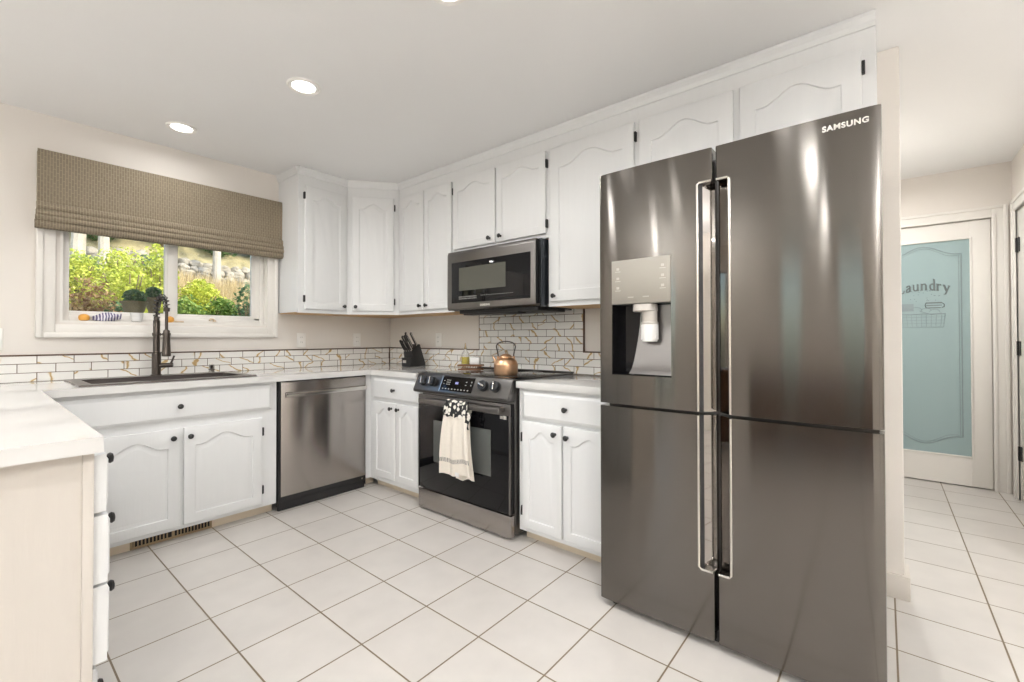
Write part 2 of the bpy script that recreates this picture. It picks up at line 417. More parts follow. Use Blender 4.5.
# far wall of the room behind the camera, with three tall windows (seen only as reflections)
wins = [(-.3, .25), (.75, 1.15), (2.1, 2.75)]
b = MB(); prev = y_s
for a, c in wins:
    b.box(x_w - .12, x_w, prev, a, 0, ZC); b.box(x_w - .12, x_w, a, c, 0, .35); b.box(x_w - .12, x_w, a, c, 2.1, ZC); prev = c
b.box(x_w - .12, x_w, prev, YW, 0, ZC)
struct('wall_left', b, M['wall'])
for i, (a, c) in enumerate(wins):
    e = thing('window_%d' % (i + 2), None, None, (x_w, a, .35)); e['kind'] = 'structure'
    f = MB(); W_, H_ = c - a, 1.75
    f.box(-.06, 0, 0, .04, 0, H_); f.box(-.06, 0, W_ - .04, W_, 0, H_); f.box(-.06, 0, .04, W_ - .04, 0, .04); f.box(-.06, 0, .04, W_ - .04, H_ - .04, H_)
    f.build('window_frame', M['trimp'], e); MB().box(-.035, -.03, .04, W_ - .04, .04, H_ - .04).build('pane', M['pane'], e)

# the kitchen window
win = thing('window_1', None, None, (WX0, YW, WZ0)); win['kind'] = 'structure'
W_, H_ = WX1 - WX0, WZ1 - WZ0
b = MB()
c0 = .10; out = .027
def frame(b, x0, x1, z0, z1, wd, y0, y1, bev=0):
    b.box(x0, x0 + wd, y0, y1, z0, z1, bev); b.box(x1 - wd, x1, y0, y1, z0, z1, bev)
    b.box(x0 + wd, x1 - wd, y0, y1, z0, z0 + wd, bev); b.box(x0 + wd, x1 - wd, y0, y1, z1 - wd, z1, bev)
frame(b, -.10, W_ + .07, -.09, H_ + .09, .03, -.030, 0, .006)
frame(b, -.07, W_ + .045, -.062, H_ + .06, .05, -.018, 0, .003)
b.build('casing', M['trimp'], win)
b = MB(); frame(b, 0, W_, 0, H_, .012, 0, .12)
b.build('jamb', M['trimp'], win)
b = MB(); frame(b, .012, W_ - .012, .012, H_ - .012, .030, .035, .10, .003)
b.build('window_frame', M['trimp'], win)
b = MB(); frame(b, .022, .531, .052, H_ - .04, .021, .05, .085, .002); b.box(.520, .572, .04, .09, .040, H_ - .04, .003)
frame(b, .561, 1.076, .052, H_ - .04, .021, .05, .085, .002); b.box(1.070, W_ - .036, .045, .09, .030, H_ - .04, .002); b.box(.036, W_ - .036, .045, .09, .030, .056, .002)
b.build('sash', M['trimp'], win)
MB().box(.040, .515, .066, .070, .060, H_ - .06).build('pane', M['pane'], win)
MB().box(.578, 1.060, .066, .070, .060, H_ - .06).build('pane', M['pane'], win)

# doors of the hall
def casing_profile(b, x0, x1, ztop, wd=.085):
    for (a, o_, t) in ((0, wd, .012), (0, .022, .020), (wd - .022, wd, .022)):
        b.box(x0 - o_, x0 - a, -t, 0, 0, ztop + o_, .003); b.box(x1 + a, x1 + o_, -t, 0, 0, ztop + o_, .003)
        b.box(x0 - a, x1 + a, -t, 0, ztop + a, ztop + o_, .003)
d1 = thing('door_1', None, None, (hx, LY1, 0), RW); d1['kind'] = 'structure'
dw = LY1 - LY0
b = MB(); casing_profile(b, 0, dw, LZ); b.build('casing', M['trimp'], d1)
gx0, gx1, gz0, gz1 = .125, dw - .115, .235, 1.905
b = MB(); b.box(.003, gx0, .008, .043, .008, LZ - .004, .002); b.box(gx1, dw - .003, .008, .043, .008, LZ - .004, .002)
b.box(gx0, gx1, .008, .043, .008, gz0); b.box(gx0, gx1, .008, .043, gz1, LZ - .004)
b.build('door_panel', M['trimp'], d1)
b = MB()
frame(b, gx0 - .012, gx1 + .012, gz0 - .012, gz1 + .012, .012, .001, .012, .003); b.build('glazing_bead', M['trimp'], d1)
MB().box(gx0, gx1, .015, .022, gz0, gz1).build('frosted_glass', M['frost'], d1)
gc = (gx0 + gx1) / 2
# etched border with arched top and bottom, lettering and picture of a wash basket
def arc_border(hw, z0, z1, a):
    pts = []
    for k in range(33):
        t = -1 + 2 * k / 32; at = abs(t)
        pts.append((gc + hw * t, .0135, z1 - a + a * (0.5 + 0.5 * math.cos(PI * min(1, at / .86)))))
    for k in range(33):
        t = 1 - 2 * k / 32; at = abs(t)
        pts.append((gc + hw * t, .0135, z0 + a - a * (0.5 + 0.5 * math.cos(PI * min(1, at / .86)))))
    return pts
b = MB(); b.tube(arc_border(.222, .30, 1.875, .075), .0035, 6, True); b.tube(arc_border(.208, .315, 1.86, .075), .002, 6, True)
b.build('etched_border', M['etch2'], d1)
# serif lettering: strokes for L a u n d r y
def letters(b):
    def st(p, r=.0045): b.tube([(x, .0125, z) for x, z in p], r * 1.35, 6)
    def arc(cx, cz, rx, rz, a0, a1, r=.0045, n=10):
        st([(cx + rx * math.cos(math.radians(a0 + (a1 - a0) * k / n)), cz + rz * math.sin(math.radians(a0 + (a1 - a0) * k / n))) for k in range(n + 1)], r)
    xs = [-.160, -.108, -.062, -.012, .040, .084, .124]
    h = .040
    base = lambda x: 1.500 + .028 * (1 - (x / .16) ** 2)
    def T(x, z): return (gc + x * .96 + .006, z * 1.22 + base(x))
    def S_(p, r=.0045): st([T(x, z) for x, z in p], r)
    x = xs[0]; S_([(x, 0), (x, .072)], .006); S_([(x - .008, .072), (x + .012, .072)], .0022); S_([(x - .008, 0), (x + .034, 0), (x + .038, .016)], .003)
    x = xs[1]; S_([(x, .032), (x + .008, h), (x + .018, h), (x + .024, .030), (x + .024, .004), (x + .031, 0)], .004); S_([(x + .024, .024), (x + .006, .020), (x, .009), (x + .007, 0), (x + .016, 0), (x + .024, .008)], .0036)
    x = xs[2]; S_([(x - .006, h), (x, h), (x, .010), (x + .008, 0), (x + .018, .002), (x + .026, .010)], .004); S_([(x + .020, h), (x + .026, h), (x + .026, 0), (x + .033, 0)], .0045)
    x = xs[3]; S_([(x - .006, h), (x, h), (x, 0)], .0045); S_([(x - .007, 0), (x + .008, 0)], .0022); S_([(x, .030), (x + .010, h), (x + .020, h), (x + .027, .030), (x + .027, 0)], .004); S_([(x + .020, 0), (x + .035, 0)], .0022)
    x = xs[4]; S_([(x + .024, .036), (x + .012, h), (x + .002, .032), (x, .018), (x + .004, .004), (x + .014, 0), (x + .024, .008)], .004); S_([(x + .018, .070), (x + .025, .070), (x + .025, 0), (x + .032, 0)], .0045)
    x = xs[5]; S_([(x - .006, h), (x, h), (x, 0)], .0045); S_([(x - .007, 0), (x + .009, 0)], .0022); S_([(x, .028), (x + .008, h), (x + .018, h), (x + .019, .034)], .0036)
    x = xs[6]; S_([(x, h), (x + .014, .004)], .0045); S_([(x + .030, h), (x + .008, -.018), (x - .002, -.020)], .0034); S_([(x - .006, h), (x + .007, h)], .0022); S_([(x + .022, h), (x + .036, h)], .0022)
b = MB(); letters(b); b.build('etched_lettering', M['etch'], d1)
b = MB()
rng = random.Random(3)
for k in range(22):
    a, z_ = rng.uniform(-.10, .10), rng.uniform(1.435, 1.53)
    b.cyl((gc + a, 0, z_), .0028, .0118, .0132, 'y', 8)
b.build('etched_bubbles', M['etch'], d1)
b = MB()
def ln(p, r=.0018): b.tube([(gc + x, .0135, z) for x, z in p], r, 5)
ln([(-.14, 1.33), (-.13, 1.23), (.12, 1.23), (.13, 1.33)]); ln([(-.145, 1.335), (.135, 1.335)], .003)
for k in range(9): ln([(-.13 + k * .03, 1.33), (-.12 + k * .028, 1.235)], .0012)
for k in range(3): ln([(-.135, 1.31 - k * .025), (.128, 1.31 - k * .025)], .0012)
for (cx, cz, r_) in ((-.09, 1.36, .032), (-.04, 1.365, .036), (.02, 1.36, .03), (.07, 1.35, .03)):
    ln([(cx + r_ * math.cos(a), cz + r_ * .7 * math.sin(a)) for a in [PI * k / 10 for k in range(11)]])
ln([(-.02, 1.36), (.05, 1.33), (.11, 1.34)], .003)
b.build('etched_basket', M['etch2'], d1)
b = MB(); b.box(gc - .13, gc - .055, .0125, .0145, 1.36, 1.42, .0); b.build('etched_cloth', M['etch2'], d1)
b = MB(); b.box(gc + .02, gc + .112, .0125, .0145, 1.418, 1.428); b.box(gc + .02, gc + .112, .0125, .0145, 1.400, 1.406); b.box(gc + .02, gc + .105, .0125, .0145, 1.380, 1.387)
b.tube([(gc + .11, .0135, 1.423), (gc + .125, .0135, 1.41), (gc + .125, .0135, 1.39), (gc + .11, .0135, 1.384)], .003, 6)
b.tube([(gc + .02, .0135, 1.423), (gc + .014, .0135, 1.405), (gc + .02, .0135, 1.384)], .003, 6)
b.build('etched_washboard', M['etch'], d1)

d2 = thing('door_2', None, None, (DX1, HY, 0), PI); d2['kind'] = 'structure'
b = MB(); casing_profile(b, 0, DX1 - DX0, LZ); b.build('casing', M['trimp'], d2)
b = MB(); b.box(.004, DX1 - DX0 - .004, .004, .042, .008, LZ - .004, .002)
b.build('door_panel', M['trimp'], d2)
for z in (1.80, 1.07, .33):
    MB().box(.004, .042, -.003, .006, z - .05, z + .05, .001).cyl((.0, -.006, 0), .007, z - .05, z + .05, 'z', 10).build('hinge', M['black'], d2)

# ------------------------------------------------------------------ recessed ceiling lamps
def lamp(x, y, label, visible=True, pw=1.0, rad=.075):
    t = thing('recessed_ceiling_light', label, 'ceiling light', (x, y, ZC), 0, 'recessed ceiling lights')
    MB().lathe([(rad * .72, -.001), (rad * .76, -.006), (rad * 1.0, -.010), (rad * 1.06, -.004), (rad * 1.07, .0)], cap=False).build('trim_ring', M['plate'], t)
    MB().cyl((0, 0, 0), rad * .74, -.004, -.001, n=28).build('lens', M['lens'], t)
    L = bpy.data.lights.new('lamp_glow', 'AREA'); L.shape = 'DISK'; L.size = rad * 1.4; L.energy = LAMP_W * pw; L.color = (.985, .985, .985); L.spread = math.radians(170)
    o = bpy.data.objects.new('lamp_glow', L); COL.objects.link(o); o.parent = t; o.location = (0, 0, -.012)
    return t
lamp(1.085, 2.285, 'round recessed ceiling light nearest the middle of the kitchen ceiling')
lamp(.82, 3.31, 'small round recessed ceiling light just in front of the window shade', pw=.3)
lamp(1.12, 1.235, 'round recessed ceiling light cut by the top edge of the photo', pw=.6)
for i, (x, y, p_) in enumerate([(1.1, .37, 1), (-.5, 2.3, .7), (-.6, 1.3, .12), (-.5, .40, .6), (.6, -1.2, 1.4), (-1.0, -1.3, 1.4), (-2.2, .4, 1.2), (-2.1, 2.2, 1.2), (-2.3, -1.6, 1.2)]):  # unseen lamps added outside the view to light the room
    lamp(x, y, 'unseen round recessed ceiling light added behind the camera', pw=p_)
lamp(2.75, -1.15, 'unseen round recessed ceiling light added behind the camera', pw=1.2)  # unseen lamp added beside the hall opening to lighten the hall
lamp(3.95, .10, 'unseen round ceiling light added in the hall, hidden behind the wall end', pw=1.7)  # hidden lamp added to brighten the dark hall
def uplight(x, y, pw=1.0):  # unseen uplight added behind the camera to brighten the ceiling
    t = thing('added_uplight', 'added uplight with bronze pole and upturned white bowl, unseen behind the camera', 'added uplight', (x, y, 0), 0, 'added uplights behind the camera')
    MB().lathe([(.14, 0), (.14, .012), (.02, .03)], n=28).build('base', M['bronze'], t)
    MB().cyl((0, 0, 0), .012, .03, 1.72, n=14).build('pole', M['bronze'], t)
    MB().lathe([(.02, 1.72), (.12, 1.76), (.17, 1.82), (.165, 1.822), (.11, 1.77), (.01, 1.735)], n=32).build('lamp_shade', M['plate'], t)
    L = bpy.data.lights.new('lamp_glow', 'AREA'); L.shape = 'DISK'; L.size = .26; L.energy = UPLIGHT_W * pw; L.color = (.985, .985, .985)
    o = bpy.data.objects.new('lamp_glow', L); COL.objects.link(o); o.parent = t; o.location = (0, 0, 1.815); o.rotation_euler = (PI, 0, 0)
for x, y, p_ in ((-2.5, 2.2, .8), (-1.9, -1.6, 2.0), (-.3, -2.1, 1.3), (2.0, -2.2, .35)): uplight(x, y, p_)
# long dark sideboard of the room behind the camera
t = thing('sideboard', 'long dark brown sideboard standing in the room behind the camera', 'sideboard', (-1.75, 1.25, 0), -PI / 2)
MB().box(0, 1.7, 0, .42, .10, .82, .006).build('carcass', M['walnut'], t)
for k in range(4):
    o = MB().box(.02 + k * .417, .41 + k * .417, .42, .437, .13, .80, .003).build('door', M['walnut'], t)
    MB().box(.36 + k * .417, .372 + k * .417, .437, .452, .42, .54, .002).build('handle', M['black'], o)
for x in (.05, 1.65):
    for y in (.05, .37): MB().box(x - .025, x + .025, y - .025, y + .025, 0, .10).build('leg', M['walnut'], t)

# ------------------------------------------------------------------ cabinets
def door_mesh(x0, x1, z0, z1, yb, t=.020, m=.055, A=.045):
    """cathedral-arched raised-panel door; front faces -y, back at yb"""
    bm = bmesh.new(); yf = yb - t; n = 24
    cx = (x0 + x1) / 2
    def contour(ins, A_):
        a0, a1, b0, b1 = x0 + ins, x1 - ins, z0 + ins, z1 - ins - (A if A else 0)
        pts = [(a0, b0), (a1, b0)]
        hw = (a1 - a0) / 2
        for k in range(n + 1):
            tt = 1 - 2 * k / n; at = abs(tt)
            z = b1 + A_ * (.5 + .5 * math.cos(PI * min(1, at / .84)))
            pts.append((cx + hw * tt, z))
        return pts
    def outer(e):
        pts = [(x0 + e, z0 + e), (x1 - e, z0 + e)]
        hw = (x1 - x0) / 2 - e
        for k in range(n + 1): pts.append((cx + hw * (1 - 2 * k / n), z1 - e))
        return pts
    loops = [(outer(0), yb), (outer(0), yf + .004), (outer(.002), yf + .001), (outer(.005), yf),
             (contour(m, A), yf), (contour(m + .003, A), yf + .006), (contour(m + .010, A), yf + .0065), (contour(m + .028, A * .98), yf + .0015), (contour(m + .031, A * .98), yf + .001)]
    rings = [[bm.verts.new((x, y, z)) for x, z in pts] for pts, y in loops]
    N_ = len(rings[0])
    for a, b in zip(rings, rings[1:]):
        for k in range(N_): bm.faces.new((a[k], a[(k + 1) % N_], b[(k + 1) % N_], b[k]))
    bm.faces.new(rings[-1]); bm.faces.new(rings[0][::-1])
    bmesh.ops.recalc_face_normals(bm, faces=bm.faces[:])
    o = MB(); o.bm.free(); o.bm = bm
    return o
def knob(parent, x, y, z):
    b = MB(); b.lathe([(.0085, 0), (.0085, -.003), (.005, -.006), (.005, -.012), (.011, -.016), (.0145, -.020), (.0145, -.023), (.011, -.027), (.004, -.029)], (x, y, z), 16, 'y')
    return b.build('knob', M['black'], parent)
def hinge(parent, x, y, z):
    b = MB(); b.box(x - .0055, x + .0055, y - .018, y + .002, z - .026, z + .026, .002); b.cyl((x, y - .018, 0), .0045, z - .021, z + .021, 'z', 10)
    return b.build('hinge', M['black'], parent)
def door(parent, x0, x1, z0, z1, yb=0, A=.045, m=.055, kn=None, hg=None, hz=None):
    o = door_mesh(x0, x1, z0, z1, yb, A=A, m=m).build('door', M['cab'], parent, 25)
    if kn: knob(o, kn[0], yb - .020, kn[1])
    if hg is not None:
        for z in (hz or (z0 + .09, z1 - .09)): hinge(o, x0 - .006 if hg == 'l' else x1 + .006, yb, z)
    return o
def drawer(parent, x0, x1, z0, z1, yb=0, kn=True):
    b = MB(); b.prism([(x0, z0), (x1, z0), (x1, z1), (x0, z1)], yb - .012, yb, 'xz')
    # bevelled proud field
    e = .016
    v = [(x0, yb - .012, z0), (x1, yb - .012, z0), (x1, yb - .012, z1), (x0, yb - .012, z1), (x0 + e, yb - .020, z0 + e), (x1 - e, yb - .020, z0 + e), (x1 - e, yb - .020, z1 - e), (x0 + e, yb - .020, z1 - e)]
    b._add(v, [(0, 1, 5, 4), (1, 2, 6, 5), (2, 3, 7, 6), (3, 0, 4, 7), (4, 5, 6, 7)])
    o = b.build('drawer_front', M['cab'], parent, 20)
    if kn: knob(o, (x0 + x1) / 2, yb - .020, (z0 + z1) / 2)
    return o
def base_body(parent, wd, dp, z1=.864, toe=True, m='cab'):
    b = MB(); b.box(0, wd, 0, .020, .065, z1); b.box(0, .018, .020, dp, .065, z1); b.box(wd - .018, wd, .020, dp, .065, z1)
    b.box(.018, wd - .018, .020, dp, .065, .083); b.box(.018, wd - .018, dp - .010, dp, .083, z1)
    b.build('carcass', M[m], parent)
    if toe:
        MB().box(0, wd, .065, .080, 0, .065).build('toe_kick', M['toe'], parent)

FY = 3.09   # face of the window-wall base cabinets
FX = 2.0    # face of the range-wall base cabinets
# sink cabinet
t = thing('sink_cabinet', 'white sink base cabinet with two arched doors under the window', 'cabinet', (.215, FY, 0))
o_ = .215
base_body(t, 1.293 - o_, .615)
drawer(t, .262 - o_, 1.258 - o_, .690, .842)
door(t, .37 - o_, .764 - o_, .088, .640, kn=(.729 - o_, .590), A=.05)
door(t, .782 - o_, 1.200 - o_, .088, .640, kn=(.809 - o_, .590), hg='r', A=.05)
MB().box(-.02, .03, .0, .02, .065, .864).build('filler_strip', M['cab'], t)
# floor register in the toe kick
v = thing('floor_vent_register', 'brown slotted vent grille in the toe kick under the sink cabinet', 'vent', (.56, FY + .0645, .0))
b = MB(); frame(b, 0, .385, .001, .072, .012, -.006, 0, .001); b.box(.186, .199, -.006, 0, .013, .060)
for k in range(22):
    x = .018 + k * .0163
    if abs(x - .1925) > .012: b.box(x - .003, x + .003, -.005, 0, .013, .060)
b.build('grille', M['brass'], v)
MB().box(.012, .373, -.0015, 0, .013, .060).build('backing', M['dark'], v)

# dishwasher
t = thing('dishwasher', 'dark stainless dishwasher between the sink cabinet and the corner', 'dishwasher', (1.297, FY, 0))
MB().box(.004, .652, .02, .58, .07, .862).build('tub', M['blackpl'], t)
b = MB(); b.box(.016, .645, -.022, .02, .100, .700, .003); b.box(.016, .645, -.022, .02, .700, .856, .003)
b = MB().box(.016, .645, -.024, .02, .100, .856, .004); b.build('door', M['steel'], t)
for xa, xb in ((.004, .016), (.645, .650)): MB().box(xa, xb, -.014, .02, .03, .862).build('side_trim', M['blackpl'], t)
b = MB(); b.prism([(-.024, .752), (-.046, .757), (-.050, .770), (-.046, .784), (-.024, .790), (-.024, .784), (-.036, .776), (-.036, .764), (-.024, .758)], .042, .640, 'yz'); b.build('handle', M['bright'], t)
b = MB(); b.box(.010, .648, .000, .02, .005, .098); b.box(.010, .648, -.012, .0, .060, .098, .002); b.build('kick_plate', M['blackpl'], t)
MB().cyl((.62, -.012, .078), .006, -.003, 0, 'y', 12).build('screw', M['bright'], t)

# corner filler between dishwasher and range-wall cabinets
t = thing('corner_base_cabinet', 'narrow white corner base cabinet between dishwasher and drawer cabinet', 'cabinet', (1.951, FY, 0))
MB().box(0, .049, 0, .60, .065, .864).build('carcass', M['cab'], t)
MB().box(0, .118, .065, .080, 0, .065).build('toe_kick', M['toe'], t)

# base cabinet left of the range (range wall)
y0 = FY
t = thing('base_cabinet', 'white base cabinet with a drawer left of the range', 'cabinet', (FX, y0, 0), RW)
wd = y0 - 2.478
base_body(t, wd, .60)
drawer(t, .060, wd - .010, .690, .842); door(t, .060, y0 - 2.752, .105, .668, kn=(y0 - 2.790, .630), A=.045, m=.048)
door(t, y0 - 2.742, wd - .010, .105, .668, kn=(y0 - 2.706, .630), A=.045, m=.048)
# base cabinet right of the range
t = thing('base_cabinet', 'white base cabinet with a drawer between the range and the refrigerator', 'cabinet', (FX, 1.600, 0), RW)
wd = 1.600 - .965
base_body(t, wd, .60)
drawer(t, .032, wd - .02, .700, .848); door(t, .032, 1.6 - 1.306, .092, .683, kn=(1.6 - 1.345, .637), hg='l', A=.045, m=.048)
door(t, 1.6 - 1.296, wd - .02, .092, .683, kn=(1.6 - 1.268, .630), A=.045, m=.048)

# peninsula cabinet and its drawers (they face away, only edges and knobs show)
t = thing('peninsula_cabinet', 'cream painted peninsula cabinet with drawers at left edge', 'cabinet', (0, 0, 0))
b = MB(); b.box(-.42, .198, 1.552, 1.572, 0, .864); b.box(-.42, -.40, 1.572, FY, .0, .864); b.box(.180, .200, 1.572, 3.08, .065, .864); b.box(-.40, .180, 1.572, 3.08, .065, .083)
b.box(.110, .125, 1.572, 3.08, 0, .065); b.box(-.40, .180, 3.06, 3.08, .083, .864)
b.build('carcass', M['penin'], t)
# stile strip at the corner
MB().box(.182, .204, 1.546, 1.556, 0, .864, .002).build('corner_stile', M['penin'], t)
for (z0, z1, px_) in ((.700, .848, .236), (.516, .690, .240), (.312, .508, .240), (.095, .300, .218)):
    ya, yb = 1.566, 2.02
    b = MB(); b.box(.202, px_ - .006, ya, yb, z0, z1); b.box(px_ - .012, px_, ya + .012, yb - .012, z0 + .012, z1 - .012, .005)
    o = b.build('drawer_front', M['cab'], t)
    kb = MB(); kb.lathe([(.008, 0), (.005, .006), (.005, .012), (.013, .017), (.0155, .022), (.012, .028), (.004, .030)], (px_, 1.705, (z0 + z1) / 2 + (.035 if z0 > .2 else -.02)), 16, 'x'); kb.build('knob', M['black'], o)
b = MB(); b.box(.202, .222, 2.04, 3.02, .10, .848, .004); b.build('door', M['cab'], t)

# ------------------------------------------------------------------ worktops and backsplash
cz0 = .866
b = MB()
SX0, SX1, SY0, SY1 = .395, 1.135, 3.165, 3.545   # sink cut-out
b.box(-.45, .215, 1.502, YW - .012, cz0, CT, 0)
b.box(.215, SX0, 3.050, YW - .012, cz0, CT); b.box(SX1, XW - .012, 3.050, YW - .012, cz0, CT)
b.box(SX0, SX1, 3.050, SY0, cz0, CT); b.box(SX0, SX1, SY1, YW - .012, cz0, CT)
b.box(1.972, XW - .012, 2.492, 3.050, cz0, CT); b.box(2.575, XW - .012, 1.606, 2.492, cz0, CT)
bmesh.ops.remove_doubles(b.bm, verts=b.bm.verts[:], dist=1e-5)
tag(b.build('countertop', M['counter']), 'long glossy white stone countertop wrapping from the peninsula past the sink to the range', 'countertop')
b = MB().box(1.972, XW - .012, .965, 1.606, cz0, CT, .003)
tag(b.build('countertop', M['counter']), 'short white stone countertop between the range and the refrigerator', 'countertop')

TZ = 1.050
t = thing('backsplash', 'low marble tile backsplash with brown top trim on the window wall', 'backsplash', (0, 0, 0))
MB().box(-.6, XW - .010, YW - .011, YW, CT, TZ).build('tiles', M['splashL'], t)
b = MB(); b.box(-.6, XW - .010, YW - .013, YW, TZ, TZ + .009, .001); b.box(XW - .018, XW - .010, YW - .019, YW - .011, CT, TZ + .009)
b.build('edge_trim', M['trimbr'], t)
t = thing('backsplash', 'tall marble tile backsplash with brown trim behind the range', 'backsplash', (0, 0, 0))
b = MB(); b.box(XW - .010, XW, .93, YW - .011, CT, TZ); b.box(XW - .010, XW, 1.545, 2.500, TZ, 1.345)
b.build('tiles', M['splashR'], t)
b = MB(); g = .0095
b.box(XW - .013, XW, .93, 1.545, TZ, TZ + g, .001); b.box(XW - .013, XW, 1.535, 1.545, TZ + g, 1.352, .001)
b.box(XW - .013, XW, 1.545, 1.64, 1.345, 1.354, .001); b.build('edge_trim', M['trimbr'], t)
b = MB(); b.box(XW - .012, XW, 2.500, 2.505, TZ, 1.345, .001); b.box(XW - .013, XW, 2.505, YW - .02, TZ, TZ + g, .001)
b.build('edge_trim', M['trimbr'], t)

# ------------------------------------------------------------------ upper cabinets
UF = 2.293         # face of range-wall uppers
ULF = 3.386        # face of window-wall uppers
def upper_body(parent, wd, z0, z1=ZC - .002, dp=.325, crown=True, floor=True):
    MB().box(0, wd, 0, dp, z0 + .004, z1).build('carcass', M['cab'], parent)
    if floor: MB().box(.012, wd - .012, .014, dp, z0 - .002, z0 + .004).build('underside', M['wood'], parent)
    if floor: MB().box(0, wd, -.001, .014, z0 - .002, z0 + .02).build('bottom_rail', M['cab'], parent)
    if crown:
        prof = [(0, z1 - .052), (-.006, z1 - .050), (-.010, z1 - .038), (-.012, z1 - .030), (-.020, z1 - .020), (-.026, z1 - .012), (-.028, z1), (0, z1)]
        MB().prism(prof, 0, wd, 'yz').build('crown_molding', M['cab'], parent, 20)
DT = 2.312
# window wall upper
t = thing('upper_cabinet', 'white upper cabinet with one arched door beside the window', 'cabinet', (1.568, ULF, 0))
wl = 1.972 - 1.568
upper_body(t, wl, 1.345, dp=YW - ULF)
prof = [(0, ZC - .054), (-.006, ZC - .052), (-.012, ZC - .032), (-.026, ZC - .014), (-.028, ZC - .002), (0, ZC - .002)]
MB().prism([(-x, z) for x, z in [(0, ZC - .054), (.006, ZC - .052), (.012, ZC - .032), (.020, ZC - .014), (.022, ZC - .002), (0, ZC - .002)]], -.0, YW - ULF, 'xz').build('crown_molding', M['cab'], t, 20)
door(t, .050, wl - .018, 1.372, DT, kn=(wl - .045, 1.405), hg='l', A=.045, hz=(1.45, 2.235))
# diagonal corner upper
px0, py0, px1, py1 = 1.972, ULF, UF, 3.130
ang = math.atan2(py1 - py0, px1 - px0); wdg = math.hypot(px1 - px0, py1 - py0)
t = thing('upper_cabinet', 'white diagonal corner upper cabinet with one arched door', 'cabinet', (px0, py0, 0), ang)
b = MB()
inv_ = Matrix.Rotation(-ang, 4, 'Z') @ Matrix.Translation((-px0, -py0, 0))
poly = [(px0, py0), (px1, py1), (XW, py1), (XW, YW), (px0, YW)]
lp = [tuple((inv_ @ Vector((x, y, 0)))[:2]) for x, y in poly]
MB().prism(lp, 1.349, ZC - .002).build('carcass', M['cab'], t)
MB().prism(lp, 1.343, 1.349).build('underside', M['wood'], t)
MB().prism([(0, ZC - .054), (-.006, ZC - .052), (-.010, ZC - .040), (-.020, ZC - .022), (-.028, ZC - .002), (0, ZC - .002)], -.008, wdg + .008, 'yz').build('crown_molding', M['cab'], t, 20)
MB().box(0, wdg, -.001, .014, 1.343, 1.365).build('bottom_rail', M['cab'], t)
door(t, .040, wdg - .040, 1.372, DT, kn=(.070, 1.405), hg='r', A=.045, hz=(1.45, 2.235))
# range wall: left pair
def upper(label, ya, yb, z0, doors, dp=.325, **k):
    t = thing('upper_cabinet', label, 'cabinet', (UF, ya, 0), RW)
    upper_body(t, ya - yb, z0, dp=dp, **k)
    for d in doors: door(t, **d)
    return t
ya = 3.126
upper('white upper cabinet with two narrow doors left of the microwave', ya, 2.4615, 1.345, [
    dict(x0=.030, x1=ya - 2.790, z0=1.372, z1=DT, kn=(ya - 2.825, 1.405), hg=None, A=.04, m=.05),
    dict(x0=ya - 2.780, x1=ya - 2.470, z0=1.372, z1=DT, kn=(ya - 2.745, 1.405), hg=None, A=.04, m=.05)])
ya = 2.461
upper('short white upper cabinet with two doors above the microwave', ya, 1.6005, 1.775, [
    dict(x0=.012, x1=ya - 2.036, z0=1.800, z1=DT, kn=(ya - 2.080, 1.835), hg='l', A=.04, m=.05, hz=(2.235,)),
    dict(x0=ya - 2.022, x1=ya - 1.614, z0=1.800, z1=DT, kn=(ya - 1.980, 1.835), hg='r', A=.04, m=.05, hz=(1.86, 2.235))])
ya = 1.600
upper('tall white upper cabinet with single wide door between microwave and refrigerator', ya, 1.0105, 1.345, [
    dict(x0=.022, x1=ya - 1.030, z0=1.372, z1=DT, kn=(ya - 1.545, 1.405), hg='r', A=.06, m=.065, hz=(1.46, 2.235))])
ya = 1.010
upper('wide white cabinet with two arched doors directly above the refrigerator', ya, .014, 1.90, [
    dict(x0=.012, x1=ya - .536, z0=1.925, z1=DT, kn=(ya - .575, 1.96), hg=None, A=.06, m=.065),
    dict(x0=ya - .508, x1=ya - .060, z0=1.925, z1=DT, kn=(ya - .47, 1.96), hg='r', A=.06, m=.065, hz=(1.99, 2.235))])

# ------------------------------------------------------------------ refrigerator
R0 = .953
t = thing('refrigerator', 'large dark stainless four-door refrigerator with an ice and water dispenser', 'refrigerator', (1.75, R0, 0), RW)
b = MB(); b.box(.006, .942, .075, .845, .05, 1.835, .004); b.build('cabinet_body', M['steelblk'], t)
b = MB(); b.box(.02, .93, .04, .80, .012, .05); b.build('base_grille', M['blackpl'], t)
for x in (.05, .90):
    MB().cyl((x, .055, 0), .018, 0, .02).build('foot', M['blackpl'], t)
for x in (.06, .40, .55, .89): MB().box(x - .04, x + .04, .02, .12, 1.836, 1.862, .004).build('hinge_cover', M['blackpl'], t)
LX1, RX0, RX1 = .466, .480, .954
PK = .414; PK2 = .526      # pocket outer edges
D = .070
rc = [(0, D), (0, .012), (.002, .006), (.006, .002), (.012, 0)]
def bow(x, a, c_):
    t_ = (x - a) / (c_ - a); return .0045 * (2 * t_ - 1) ** 2 - .0045 if t_ < .5 else .0045 * (2 * t_ - 1) ** 2 - .0045
def left_prof(x_end, pocket):
    p = [(0, D), (0, .010), (.0015, .0035), (.008, .0010)] + [(x, bow(x, .010, PK)) for x in [.03 + (PK - .03) * k / 14 for k in range(14)]]
    if pocket: p += [(PK, 0), (PK + .004, .004), (LX1, .045), (LX1, D)]
    else: p += [(LX1 - .004, 0), (LX1, .004), (LX1, D)]
    return p
